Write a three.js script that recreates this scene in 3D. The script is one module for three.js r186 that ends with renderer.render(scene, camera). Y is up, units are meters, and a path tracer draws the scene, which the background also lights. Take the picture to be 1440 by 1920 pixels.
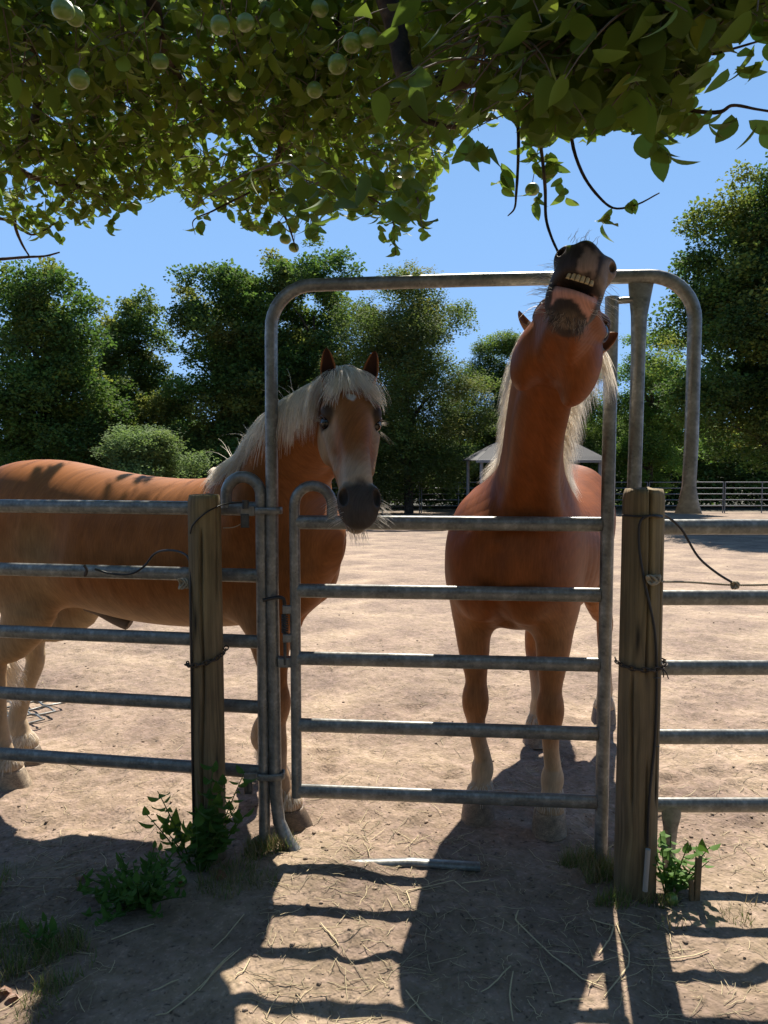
import * as THREE from 'three';
import { mergeGeometries } from 'three/addons/utils/BufferGeometryUtils.js';

const V = (x, y, z) => new THREE.Vector3(x, y, z);
function rng(s) { return () => { s = (s + 0x6d2b79f5) | 0; let t = Math.imul(s ^ (s >>> 15), 1 | s); t = (t + Math.imul(t ^ (t >>> 7), 61 | t)) ^ t; return ((t ^ (t >>> 14)) >>> 0) / 4294967296; }; }
const clamp = (x, a, b) => Math.min(b, Math.max(a, x));
const sm = (a, b, x) => { const t = clamp((x - a) / (b - a), 0, 1); return t * t * (3 - 2 * t); };
const lerp = (a, b, t) => a + (b - a) * t;
function h3(x, y, z) { let h = Math.imul(x, 374761393) ^ Math.imul(y, 668265263) ^ Math.imul(z, 1274126177); h = Math.imul(h ^ (h >>> 13), 1103515245); return ((h ^ (h >>> 16)) >>> 0) / 4294967296; }
function vn(x, y, z = 0) {
  const i = Math.floor(x), j = Math.floor(y), k = Math.floor(z); let u = x - i, v = y - j, w = z - k;
  u = u * u * (3 - 2 * u); v = v * v * (3 - 2 * v); w = w * w * (3 - 2 * w);
  const L = (a, b) => lerp(lerp(h3(i, j + a, k + b), h3(i + 1, j + a, k + b), u), 0, 0);
  return lerp(lerp(L(0, 0), L(1, 0), v), lerp(L(0, 1), L(1, 1), v), w);
}
const fbm = (x, y, z = 0, o = 4) => { let s = 0, a = 0.5, n = 0; for (let i = 0; i < o; i++) { s += a * vn(x, y, z + i * 7.3); n += a; a *= 0.5; x *= 2.03; y *= 2.03; z *= 2.03; } return s / n; };

/* ---------------------------------------------------------------- camera, sky, sun */
const scene = new THREE.Scene();
const TILT = 3.97 * Math.PI / 180, FOC = 1442, EYE = 1.45;
const camera = new THREE.PerspectiveCamera(2 * Math.atan(960 / FOC) * 180 / Math.PI, 0.75, 0.05, 600);
camera.position.set(0, EYE, 0); camera.rotation.x = -TILT;
const renderer = new THREE.WebGLRenderer({ antialias: true });
renderer.toneMapping = THREE.LinearToneMapping; renderer.toneMappingExposure = 2.2;
renderer.shadowMap.enabled = true;
const SUN = V(0.18, 1, -0.80).normalize();
const sun = new THREE.DirectionalLight(new THREE.Color().setRGB(1, 0.93, 0.82), 5);
sun.position.copy(SUN).multiplyScalar(60); sun.castShadow = true; sun.shadow.mapSize.set(4096, 4096);
Object.assign(sun.shadow.camera, { left: -22, right: 22, top: 22, bottom: -22, near: 1, far: 150 });
scene.add(sun); scene.add(sun.target);
{
  const W = 512, H = 256, d = new Float32Array(W * H * 4);
  for (let j = 0; j < H; j++) for (let i = 0; i < W; i++) {
    const el = ((j + 0.5) / H - 0.5) * Math.PI, az = ((i + 0.5) / W - 0.5) * 2 * Math.PI;
    const D = V(Math.cos(el) * Math.cos(az), Math.sin(el), Math.cos(el) * Math.sin(az));
    const e = Math.max(0, Math.sin(el)), c = Math.max(0, D.dot(SUN));
    const g = sm(0.95, 0.25, e), au = 0.04 * Math.pow(c, 24), low = 0.16 * (1 - sm(0, 0.35, e));
    const o = (j * W + i) * 4;
    d[o] = lerp(0.034, 0.131, g) * (1 + low * 1.6) + au; d[o + 1] = lerp(0.075, 0.246, g) * (1 + low) + au; d[o + 2] = lerp(0.16, 0.447, g) * (1 + low * 0.5) + au; d[o + 3] = 1;
    if (el < -0.02) { d[o] = 0.10; d[o + 1] = 0.10; d[o + 2] = 0.09; }
  }
  const sky = new THREE.DataTexture(d, W, H, THREE.RGBAFormat, THREE.FloatType);
  sky.mapping = THREE.EquirectangularReflectionMapping; sky.magFilter = sky.minFilter = THREE.LinearFilter; sky.needsUpdate = true;
  scene.background = sky; scene.environment = sky;
}

/* pixel of the 1440 x 1920 photograph + horizontal distance -> point of the place */
function at(px, py, D) {
  const u = (px - 720) / FOC, v = -(py - 960) / FOC, c = Math.cos(TILT), s = Math.sin(TILT), k = D / (c + v * s);
  return V(u * k, EYE + (v * c - s) * k, -D);
}
function toPx(p) {
  const c = Math.cos(TILT), s = Math.sin(TILT), y = p.y - EYE, z = -p.z, dep = z * c - y * s;
  return [720 + FOC * p.x / dep, 960 - FOC * (y * c + z * s) / dep, dep];
}

/* ---------------------------------------------------------------- helpers */
const names = new Map();
function numbered(n) { const k = names.get(n) || 0; names.set(n, k + 1); return k ? `${n}_${String(k).padStart(3, '0')}` : n; }
function shadows(o) { o.castShadow = true; o.receiveShadow = true; return o; }
function tag(o, label, category, group, kind) { if (label) o.userData.label = label; if (category) o.userData.category = category; if (group) o.userData.group = group; if (kind) o.userData.kind = kind; return o; }
function thing(name, label, category, pos, group) {
  const g = new THREE.Group(); g.name = numbered(name); g.position.copy(pos); scene.add(g); return tag(g, label, category, group);
}
/* geometry in world coordinates becomes a part of a thing */
function part(parent, name, geo, mat, label) {
  let o = V(0, 0, 0); for (let q = parent; q && q !== scene; q = q.parent) o.add(q.position);
  geo.translate(-o.x, -o.y, -o.z);
  const m = shadows(new THREE.Mesh(geo, mat)); m.name = name; parent.add(m); if (label) m.userData.label = label; return m;
}
function single(name, geo, mat, label, category, group, kind, pos) {
  if (pos) geo.translate(-pos.x, -pos.y, -pos.z);
  const m = shadows(new THREE.Mesh(geo, mat)); m.name = numbered(name); if (pos) m.position.copy(pos); scene.add(m); return tag(m, label, category, group, kind);
}
/* sweep an ellipse along points; radii per point: number or [across, upward] */
function sweep(pts, radii, rs = 8, up = V(0, 1, 0), caps = true) {
  const n = pts.length, P = [], N = [], U = [], I = [];
  let len = 0; const T = [], S = [], B = [];
  for (let i = 0; i < n; i++) {
    const t = pts[Math.min(n - 1, i + 1)].clone().sub(pts[Math.max(0, i - 1)]).normalize();
    let s = i ? S[i - 1].clone().addScaledVector(t, -S[i - 1].dot(t)) : V(0, 0, 0).crossVectors(t, up);
    if (s.lengthSq() < 1e-6) s.crossVectors(t, V(1, 0.01, 0.02)); s.normalize();
    T.push(t); S.push(s); B.push(V(0, 0, 0).crossVectors(s, t));
  }
  for (let i = 0; i < n; i++) {
    if (i) len += pts[i].distanceTo(pts[i - 1]);
    const r = Array.isArray(radii) ? radii[i] : radii, a = Array.isArray(r) ? r[0] : r, b = Array.isArray(r) ? r[1] : r;
    for (let k = 0; k <= rs; k++) {
      const th = k / rs * Math.PI * 2, c = Math.cos(th), s = Math.sin(th);
      P.push(pts[i].x + S[i].x * c * a + B[i].x * s * b, pts[i].y + S[i].y * c * a + B[i].y * s * b, pts[i].z + S[i].z * c * a + B[i].z * s * b);
      const nn = V(0, 0, 0).addScaledVector(S[i], c / a).addScaledVector(B[i], s / b).normalize(); N.push(nn.x, nn.y, nn.z);
      U.push(k / rs * Math.PI * (a + b), len);
    }
  }
  const w = rs + 1;
  for (let i = 0; i < n - 1; i++) for (let k = 0; k < rs; k++) { const q = i * w + k; I.push(q, q + w, q + 1, q + 1, q + w, q + w + 1); }
  if (caps) for (const e of [0, n - 1]) {
    const c0 = P.length / 3, d = e ? 1 : -1; P.push(pts[e].x, pts[e].y, pts[e].z); N.push(T[e].x * d, T[e].y * d, T[e].z * d); U.push(0, len);
    for (let k = 0; k <= rs; k++) { const q = (e * w + k) * 3; P.push(P[q], P[q + 1], P[q + 2]); N.push(T[e].x * d, T[e].y * d, T[e].z * d); U.push(0.01 * k, e * len + 0.01); }
    for (let k = 0; k < rs; k++) e ? I.push(c0, c0 + 2 + k, c0 + 1 + k) : I.push(c0, c0 + 1 + k, c0 + 2 + k);
  }
  const g = new THREE.BufferGeometry();
  g.setAttribute('position', new THREE.Float32BufferAttribute(P, 3)); g.setAttribute('normal', new THREE.Float32BufferAttribute(N, 3));
  g.setAttribute('uv', new THREE.Float32BufferAttribute(U, 2)); g.setIndex(I); return g;
}
const curve = (pts, n = 24) => new THREE.CatmullRomCurve3(pts, false, 'centripetal').getPoints(n);
const rod = (a, b, r, rs = 14) => sweep([a, b], [r, r], rs, Math.abs(b.y - a.y) > 0.7 * a.distanceTo(b) ? V(0, 0, 1) : V(0, 1, 0));
function chamferBox(w, h, d, r = 0.003) {
  const s = new THREE.Shape(), x = w / 2 - r, y = h / 2 - r;
  s.moveTo(-x, -y); s.lineTo(x, -y); s.lineTo(x, y); s.lineTo(-x, y); s.closePath();
  return new THREE.ExtrudeGeometry(s, { depth: d - 2 * r, bevelSize: r, bevelThickness: r, bevelSegments: 2 }).translate(0, 0, -(d - 2 * r) / 2);
}
function moved(g, p, rx = 0, ry = 0, rz = 0) { return g.applyMatrix4(new THREE.Matrix4().compose(p, new THREE.Quaternion().setFromEuler(new THREE.Euler(rx, ry, rz)), V(1, 1, 1))); }

/* ---------------------------------------------------------------- textures */
function dataTex(n, f, srgb = true, rep = 1) {
  const d = new Uint8Array(n * n * 4);
  for (let j = 0; j < n; j++) for (let i = 0; i < n; i++) { const c = f(i / n, j / n), o = (j * n + i) * 4; d[o] = clamp(c[0], 0, 1) * 255; d[o + 1] = clamp(c[1], 0, 1) * 255; d[o + 2] = clamp(c[2], 0, 1) * 255; d[o + 3] = 255; }
  const t = new THREE.DataTexture(d, n, n); t.wrapS = t.wrapT = THREE.RepeatWrapping; t.magFilter = THREE.LinearFilter; t.minFilter = THREE.LinearMipmapLinearFilter; t.generateMipmaps = true;
  if (srgb) t.colorSpace = THREE.SRGBColorSpace; t.repeat.set(rep, rep); t.needsUpdate = true; return t;
}
/* tileable fbm */
function tn(u, v, f, o = 4, seed = 0) {
  let s = 0, a = 0.5, n = 0;
  for (let k = 0; k < o; k++) {
    const x = u * f, y = v * f, i = Math.floor(x), j = Math.floor(y); let p = x - i, q = y - j; p = p * p * (3 - 2 * p); q = q * q * (3 - 2 * q);
    const H = (a2, b2) => h3((i + a2) % f, (j + b2) % f, k * 31 + seed);
    s += a * lerp(lerp(H(0, 0), H(1, 0), p), lerp(H(0, 1), H(1, 1), p), q); n += a; a *= 0.55; f *= 2;
  }
  return s / n;
}
const M = {};
{
  // dirt: colour as multiplier around 0.8 with specks; height for bump
  const dirt = dataTex(1024, (u, v) => {
    const a = tn(u, v, 6, 6, 1), b = tn(u, v, 64, 3, 2), c = tn(u, v, 160, 2, 5);
    let k = 0.74 + (a - 0.5) * 0.42 + (b - 0.5) * 0.22; if (c > 0.72) k -= (c - 0.72) * 1.6; if (c < 0.27) k += 0.10;
    return [k, k * (0.985 + (a - 0.5) * 0.06), k * (0.965 + (b - 0.5) * 0.1)];
  });
  const dirtH = dataTex(1024, (u, v) => { const k = 0.45 * tn(u, v, 10, 6, 9) + 0.35 * tn(u, v, 48, 4, 4) + 0.2 * tn(u, v, 200, 2, 5); return [k, k, k]; }, false);
  M.ground = new THREE.MeshStandardMaterial({ map: dirt, bumpMap: dirtH, bumpScale: 0.02, roughness: 0.96, vertexColors: true });
  const zinc = dataTex(256, (u, v) => { const a = tn(u, v, 8, 5, 11), b = tn(u, v, 32, 3, 12); const k = 0.78 + (a - 0.5) * 0.5 + (b - 0.5) * 0.25; return [k, k * 1.0, k * 0.99]; });
  zinc.repeat.set(4, 4);
  const zincR = dataTex(256, (u, v) => { const a = tn(u, v, 10, 5, 15); const k = 0.62 + (a - 0.5) * 0.6; return [k, k, k]; }, false); zincR.repeat.set(4, 4);
  M.steel = new THREE.MeshStandardMaterial({ color: new THREE.Color().setRGB(0.33, 0.33, 0.31), map: zinc, roughnessMap: zincR, roughness: 0.62, metalness: 0.35 });
  M.steelDark = new THREE.MeshStandardMaterial({ color: new THREE.Color().setRGB(0.13, 0.135, 0.14), map: zinc, roughness: 0.5, metalness: 0.6 });
  M.rusty = new THREE.MeshStandardMaterial({ color: new THREE.Color().setRGB(0.12, 0.09, 0.07), map: zinc, roughness: 0.8, metalness: 0.35 });
  M.farSteel = new THREE.MeshStandardMaterial({ color: new THREE.Color().setRGB(0.16, 0.165, 0.17), roughness: 0.5, metalness: 0.3 });
  const KN = [[0.12, 0.2], [0.37, 0.62], [0.58, 0.33], [0.8, 0.8], [0.93, 0.48], [0.49, 0.88]];
  const wood = dataTex(512, (u, v) => {
    const w = tn(u, v, 4, 3, 21); let wu = u + w * 0.09, kn = 0; for (const [a, b] of KN) { const dx = u - a, dy = (v - b) * 0.6, d2 = dx * dx + dy * dy; wu += 0.03 * Math.sign(dx || 1) * Math.exp(-d2 / 0.0012); kn = Math.max(kn, Math.exp(-d2 / 0.00022)); }
    const g = tn((wu + 1) % 1, v * 0.10 + 0.3, 64, 4, 22), gr = tn(u, v, 5, 5, 24), st = tn(u, v, 12, 4, 27);
    const k = (0.74 + (g - 0.5) * 0.34 + (w - 0.5) * 0.2 + (st - 0.5) * 0.3) * (1 - 0.6 * kn);
    return [k * lerp(1.0, 0.9, gr), k * lerp(0.94, 0.9, gr), k * lerp(0.88, 0.76, gr)];
  });
  const woodH = dataTex(512, (u, v) => { const w = tn(u, v, 4, 3, 21), g = tn((u + w * 0.05) % 1, v * 0.06 + 0.3, 64, 4, 22); return [g, g, g]; }, false);
  M.post = new THREE.MeshStandardMaterial({ color: new THREE.Color().setRGB(0.34, 0.26, 0.165), map: wood, bumpMap: woodH, bumpScale: 0.002, roughness: 0.9 });
  M.stake = new THREE.MeshStandardMaterial({ color: new THREE.Color().setRGB(0.30, 0.22, 0.14), map: wood, bumpMap: woodH, bumpScale: 0.004, roughness: 0.9 });
  const barkT = dataTex(512, (u, v) => { const a = tn(u, v, 24, 5, 31), b = tn(u, v, 6, 3, 33); const k = 0.55 + (a - 0.5) * 0.9 + (b - 0.5) * 0.4; return [k, k * 0.95, k * 0.88]; });
  M.bark = new THREE.MeshStandardMaterial({ color: new THREE.Color().setRGB(0.16, 0.12, 0.09), map: barkT, roughness: 0.95, bumpMap: barkT, bumpScale: 0.01 });
  M.twig = new THREE.MeshStandardMaterial({ color: new THREE.Color().setRGB(0.13, 0.095, 0.07), roughness: 0.9 });
  M.cable = new THREE.MeshStandardMaterial({ color: new THREE.Color().setRGB(0.012, 0.012, 0.013), roughness: 0.5 });
  M.rope = new THREE.MeshStandardMaterial({ color: new THREE.Color().setRGB(0.32, 0.27, 0.19), roughness: 0.95 });
  const leaf = (r, g, b, tr = 0.42, rough = 0.75) => new THREE.MeshPhysicalMaterial({ color: new THREE.Color().setRGB(r, g, b), roughness: rough, transmission: tr, thickness: 0, side: THREE.DoubleSide, specularIntensity: 0.22 });
  M.appleLeaf = leaf(0.14, 0.21, 0.03, 0.58, 0.75); M.treeLeaf = leaf(1, 1, 1, 0.52, 0.85);
  M.weed = leaf(0.08, 0.17, 0.026, 0.45, 0.75);
  M.grass = leaf(0.12, 0.16, 0.045, 0.35, 0.9);
  M.apple = new THREE.MeshPhysicalMaterial({ color: new THREE.Color().setRGB(0.20, 0.30, 0.055), roughness: 0.4, map: dataTex(256, (u, v) => { const a = tn(u, v, 6, 4, 41), b = tn(u, v, 64, 1, 42); let k = 0.85 + (a - 0.5) * 0.3; if (b > 0.9) k += 0.12; return [k, k, k * 0.9]; }), clearcoat: 0.25 });
  M.rot = new THREE.MeshStandardMaterial({ color: new THREE.Color().setRGB(0.10, 0.035, 0.012), roughness: 0.9 });
  M.straw = new THREE.MeshStandardMaterial({ color: new THREE.Color().setRGB(0.46, 0.37, 0.21), roughness: 0.75 });
  M.clod = new THREE.MeshStandardMaterial({ color: new THREE.Color().setRGB(0.22, 0.16, 0.115), roughness: 1 });
  M.roof = new THREE.MeshStandardMaterial({ color: new THREE.Color().setRGB(0.06, 0.06, 0.062), roughness: 0.85, metalness: 0 });
}

/* ---------------------------------------------------------------- ground */
const gr0 = rng(5);
const dents = []; for (let i = 0; i < 900; i++) { const D = 2.95 + Math.pow(gr0(), 1.4) * 7, x = (gr0() - 0.5) * (2.2 + D * 1.1); dents.push([x, -D, 0.05 + gr0() * 0.06, 0.004 + gr0() * 0.011]); }
for (let i = 0; i < 60; i++) dents.push([(gr0() - 0.5) * 2.6, -(1.5 + gr0() * 1.3), 0.05 + gr0() * 0.06, 0.004 + gr0() * 0.009]);
const dentGrid = new Map();
for (const d of dents) for (let i = -1; i <= 1; i++) for (let j = -1; j <= 1; j++) { const k = (Math.floor(d[0] * 4) + i) + ',' + (Math.floor(d[1] * 4) + j); if (!dentGrid.has(k)) dentGrid.set(k, []); dentGrid.get(k).push(d); }
const slope = (D) => D > 5 ? -0.030 * (D - 5) * sm(5, 8, D) : 0;
function groundY(x, z) {
  const D = -z; let y = slope(Math.min(D, 60));
  const near = 1 - sm(8, 30, Math.abs(D));
  y += near * ((fbm(x * 1.3 + 9, z * 1.3, 0, 3) - 0.5) * 0.05 + (fbm(x * 9, z * 9, 3, 3) - 0.5) * 0.012 + (vn(x * 34, z * 34) - 0.5) * 0.0045);
  for (const d of dentGrid.get(Math.floor(x * 4) + ',' + Math.floor(z * 4)) || []) { const q = Math.hypot(x - d[0], z - d[1]) / d[2]; if (q < 1.6) y += d[3] * (q < 1 ? -(1 - q * q) : 0.35 * Math.sin((q - 1) / 0.6 * Math.PI)); }
  // loose earth piled beside the sill, flat elsewhere
  y += 0.02 * Math.exp(-(((x + 0.17) / 0.16) ** 2 + ((z + 2.62) / 0.09) ** 2));
  return y;
}
{
  const axis = (lo, hi, h, a, b) => { const v = []; for (let x = a; x <= b; x += h) v.push(x); let s = h, x = b; while (x < hi) { s *= 1.13; x += s; v.push(Math.min(x, hi)); } s = h; x = a; const w = []; while (x > lo) { s *= 1.13; x -= s; w.unshift(Math.max(x, lo)); } return w.concat(v); };
  const xs = axis(-260, 260, 0.02, -2.4, 2.4), zs = axis(-420, 60, 0.02, -6, -1.35), nx = xs.length, nz = zs.length;
  const P = new Float32Array(nx * nz * 3), C = new Float32Array(nx * nz * 3), U = new Float32Array(nx * nz * 2), I = [];
  for (let j = 0; j < nz; j++) for (let i = 0; i < nx; i++) {
    const x = xs[i], z = zs[j], D = -z, o = j * nx + i;
    P.set([x, groundY(x, z), z], o * 3); U.set([x * 0.55 + 0.07 * fbm(x * 0.7, z * 0.7), z * 0.55 + 0.07 * fbm(x * 0.7 + 40, z * 0.7)], o * 2);
    const big = fbm(x * 0.5 + 3, z * 0.5, 1, 4), fine = fbm(x * 4, z * 4, 8, 3);
    // trampled sand of the paddock / browner soil on the path / earth and litter under the trees beyond
    let c = [0.445, 0.325, 0.238];
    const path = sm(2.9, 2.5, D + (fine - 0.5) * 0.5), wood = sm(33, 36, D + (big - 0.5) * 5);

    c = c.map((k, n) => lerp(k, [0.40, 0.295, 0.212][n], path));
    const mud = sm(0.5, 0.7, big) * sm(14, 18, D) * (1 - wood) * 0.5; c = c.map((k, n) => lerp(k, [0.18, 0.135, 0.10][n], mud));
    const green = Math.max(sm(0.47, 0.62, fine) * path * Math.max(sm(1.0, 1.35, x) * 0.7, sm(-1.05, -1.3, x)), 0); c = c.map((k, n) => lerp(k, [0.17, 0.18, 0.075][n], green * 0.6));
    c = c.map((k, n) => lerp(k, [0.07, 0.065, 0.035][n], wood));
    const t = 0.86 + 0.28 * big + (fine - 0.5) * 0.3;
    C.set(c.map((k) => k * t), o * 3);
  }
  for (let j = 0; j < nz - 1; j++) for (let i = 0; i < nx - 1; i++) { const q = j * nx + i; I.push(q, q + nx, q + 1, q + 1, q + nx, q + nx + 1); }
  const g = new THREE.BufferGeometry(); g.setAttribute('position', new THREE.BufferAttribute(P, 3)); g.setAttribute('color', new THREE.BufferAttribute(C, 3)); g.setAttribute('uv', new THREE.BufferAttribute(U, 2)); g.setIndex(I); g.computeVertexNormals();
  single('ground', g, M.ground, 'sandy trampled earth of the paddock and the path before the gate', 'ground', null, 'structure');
}
const onGround = (x, D, up = 0) => V(x, groundY(x, -D) + up, -D);
/* ---------------------------------------------------------------- steel fence, gate and frame */
const RT = 0.0245;
// left panel: from off frame on the left to the end post beside the frame
const LP = (x) => 2.79 + (-0.45 - x) * 0.168;                       // its distance at x
{
  const t = thing('rail_fence', 'galvanised panel with arched end post, left of the gate before the side-on horse', 'fence panel', onGround(-0.447, LP(-0.447)));
  for (let i = 0; i < 5; i++) { const h = 1.268 - i * 0.2455, a = V(-2.5, h, -LP(-2.5)), b = V(-0.45, h, -LP(-0.45)); part(t, 'rail', sweep([a, b], [[0.017, 0.0255], [0.017, 0.0255]], 16), M.steel); }
  const e = [V(-0.447, -0.05, -LP(-0.447))], h0 = 1.315, r = 0.066;
  e.push(V(-0.447, 0.5, -LP(-0.447)), V(-0.447, h0, -LP(-0.447)));
  const cx = -0.447 - r * 0.986;
  for (let k = 1; k <= 12; k++) { const a = k / 12 * Math.PI, x = cx + Math.cos(a) * r; e.push(V(x, h0 + Math.sin(a) * r * 1.05, -LP(x))); }
  const xe = cx - r; e.push(V(xe, 1.27, -LP(xe)));
  part(t, 'post', sweep(e, 0.0215, 14, V(0, 0, 1)), M.steel);
  part(t, 'post', rod(V(-2.5, -0.05, -LP(-2.5)), V(-2.5, 1.40, -LP(-2.5)), 0.0215), M.steel);
}
// frame over the gate
const FX = -0.403, FD = 2.785, GR = V(0.777, 0, -2.665);
{
  const t = thing('gateway_arch', 'tall galvanised tube frame arching over the gate with rounded corners', 'gate frame', onGround(FX, FD));
  const H = 2.062, r = 0.15, xr = 1.043, zl = -FD, zr = -2.62, zf = (x) => lerp(zl, zr, (x - FX) / (xr - FX));
  const p = [V(FX + 0.10, -0.02, zl + 0.05), V(FX + 0.045, 0.035, zl + 0.02), V(FX + 0.012, 0.10, zl + 0.005), V(FX, 0.2, zl), V(FX - 0.005, 1.0, zl), V(FX, H - r - 0.03, zl)];
  for (let k = 1; k < 9; k++) { const a = Math.PI - k / 9 * Math.PI / 2; p.push(V(FX + r + Math.cos(a) * r, H - r + Math.sin(a) * r, zf(FX + r + Math.cos(a) * r))); }
  p.push(V(FX + r, H, zf(FX + r)), V(0.3, H + 0.003, zf(0.3)), V(xr - r, H, zf(xr - r)));
  for (let k = 1; k < 9; k++) { const a = Math.PI / 2 - k / 9 * Math.PI / 2; p.push(V(xr - r + Math.cos(a) * r, H - r + Math.sin(a) * r, zf(xr - r + Math.cos(a) * r))); }
  p.push(V(xr, H - r, zr), V(xr, 1.5, zr), V(xr - 0.004, 1.36, zr));
  const rr = p.map(() => RT * 0.95); p.push(V(xr - 0.004, 1.30, zr), V(xr - 0.004, 1.262, zr)); rr.push([0.042, 0.012].reverse(), [0.044, 0.006].reverse());
  rr[0] = [0.02, 0.03]; 
  const fix = rr.map((q) => Array.isArray(q) ? q : [q, q]); fix[fix.length - 2] = [0.034, 0.012]; fix[fix.length - 1] = [0.046, 0.005];
  part(t, 'tube', sweep(p, fix, 16, V(0, 0, 1)), M.steel);
  const xb = 0.862, zb = zf(xb) + 0.002;
  part(t, 'brace', sweep([V(xb + 0.004, 2.045, zb), V(xb + 0.002, 2.0, zb), V(xb, 1.93, zb), V(xb, 1.8, zb), V(xb - 0.003, 1.4, zb), V(xb - 0.006, 1.2, zb)], [[0.044, 0.006], [0.038, 0.009], [0.028, 0.018], [0.024, 0.022], [0.024, 0.022], [0.024, 0.022]], 14, V(0, 0, 1)), M.steel);
  part(t, 'tie_bar', rod(V(0.785, 1.985, -2.662), V(xb - 0.02, 1.985, zb), 0.011), M.steel);
  part(t, 'hinge_post', rod(V(GR.x, -0.04, GR.z), V(GR.x, 2.0, GR.z), 0.0235), M.steel);
}
// gate
const GX0 = -0.322, GX1 = 0.752, GZ = (x) => -lerp(2.76, 2.666, (x - GX0) / (GX1 - GX0));
{
  const t = thing('gate', 'low galvanised steel gate of five rails with a spring latch between two wooden posts', 'gate', V(GR.x, 0.0, GR.z));
  for (let i = 0; i < 5; i++) { const h = 1.222 - i * 0.2485, a = V(GX0, h, GZ(GX0)), b = V(GX1 + 0.005, h, GZ(GX1)); part(t, 'rail', sweep([a, b], [[0.018, 0.0255], [0.018, 0.0255]], 16), M.steel); }
  const e = [V(GX0, 0.205, GZ(GX0)), V(GX0, 0.6, GZ(GX0)), V(GX0, 1.28, GZ(GX0))], r = 0.068;
  for (let k = 1; k <= 12; k++) { const a = Math.PI - k / 12 * Math.PI, x = GX0 + r + Math.cos(a) * r; e.push(V(x, 1.285 + Math.sin(a) * r, GZ(x))); }
  e.push(V(GX0 + 2 * r, 1.235, GZ(GX0 + 2 * r)));
  part(t, 'end_post', sweep(e, 0.0195, 14, V(0, 0, 1)), M.steel);
  // latch: two brackets, rod, spring, handle
  const lx = GX0 - 0.038, lz = GZ(GX0) + 0.004, pL = new THREE.Group();
  pL.name = 'latch'; t.add(pL); pL.position.set(lx - t.position.x, 0.8, lz - t.position.z);
  for (const y of [0.905, 0.80]) part(pL, 'bracket', chamferBox(0.042, 0.030, 0.022).translate(lx + 0.014, y, lz), M.steel);
  part(pL, 'bolt', rod(V(lx, 0.70, lz), V(lx, 0.925, lz), 0.006, 8), M.steelDark);
  const hel = []; for (let k = 0; k <= 90; k++) { const a = k / 90 * Math.PI * 2 * 8; hel.push(V(lx + Math.cos(a) * 0.011, 0.818 + k / 90 * 0.07, lz + Math.sin(a) * 0.011)); }
  part(pL, 'spring', sweep(hel, 0.0026, 6), M.steelDark);
  part(pL, 'handle', sweep(curve([V(lx, 0.925, lz), V(lx - 0.004, 0.945, lz + 0.004), V(lx - 0.02, 0.952, lz + 0.015), V(lx - 0.075, 0.944, lz + 0.03)], 12), 0.0065, 8), M.cable);
}
{ // receiver of the latch on the frame and the two clamps
  const kx = FX + 0.042;
  single('latch_keeper', chamferBox(0.052, 0.036, 0.04, 0.004).translate(kx, 0.708, -FD + 0.012), M.steel, 'small square steel keeper welded low beside the latch spring', 'latch keeper', null, null, V(kx, 0.69, -FD));
  for (const [h, lab, bolt] of [[1.262, 'flat steel clamp with bolt tying frame and fence panel at the top rail', 1], [0.277, 'rounded steel clamp tying frame and fence panel near the ground', 0]]) {
    const t = thing('pipe_clamp', lab, 'clamp', V(-0.425, h - 0.02, -FD));
    const c = [], zc = -2.787; for (let k = 0; k <= 20; k++) { const a = k / 20 * Math.PI * 2; c.push(V(-0.424 + 0.053 * Math.sign(Math.cos(a)) * Math.pow(Math.abs(Math.cos(a)), 0.7), h, zc + 0.030 * Math.sign(Math.sin(a)) * Math.pow(Math.abs(Math.sin(a)), 0.7))); }
    part(t, 'band', sweep(c, c.map(() => [0.004, 0.014]), 6, V(0, 1, 0), false), M.steel);
    part(t, 'plate', chamferBox(0.05, 0.036, 0.008).translate(-0.492, h, zc + 0.028), M.steel);
    part(t, 'bolt', moved(new THREE.CylinderGeometry(0.013, 0.013, 0.03, 6), V(-0.497, h + (bolt ? 0.024 : -0.03), zc + 0.034), 0, 0, 0), M.steelDark);
    part(t, 'plate', chamferBox(0.03, 0.05, 0.012).translate(-0.50, h - 0.035, zc + 0.03), M.steelDark);
  }
}
// right panel
const RD = 2.64;
{
  const t = thing('rail_fence', 'galvanised steel panel of five rails at the right edge behind the thick post', 'fence panel', onGround(0.9, RD));
  for (let i = 0; i < 5; i++) { const h = 1.215 - i * 0.2465; part(t, 'rail', sweep([V(0.86, h, -RD), V(2.6, h, -RD - 0.0)], [[0.018, 0.0265], [0.018, 0.0265]], 16), M.steel); }
  const lx = 1.012, z = -RD;
  part(t, 'foot', sweep([V(lx, 0.228, z + 0.012), V(lx, 0.19, z + 0.012), V(lx, 0.15, z + 0.008), V(lx, 0.08, z), V(lx, -0.05, z)], [[0.036, 0.006], [0.034, 0.008], [0.026, 0.016], [0.022, 0.021], [0.022, 0.021]], 12, V(0, 0, 1)), M.steel);
  part(t, 'post', rod(V(2.55, -0.05, z), V(2.55, 1.35, z), 0.0215), M.steel);
}
// sill between the frame's legs, half buried
single('threshold_bar', sweep([V(-0.26, -0.004, -2.665), V(0.1, 0.014, -2.648), V(0.34, 0.008, -2.63)], [[0.02, 0.012], [0.022, 0.015], [0.022, 0.015]], 12), M.steel, 'half buried steel bar on the ground under the gate', 'threshold bar', null, null, V(0.04, 0.02, -2.65));

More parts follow.
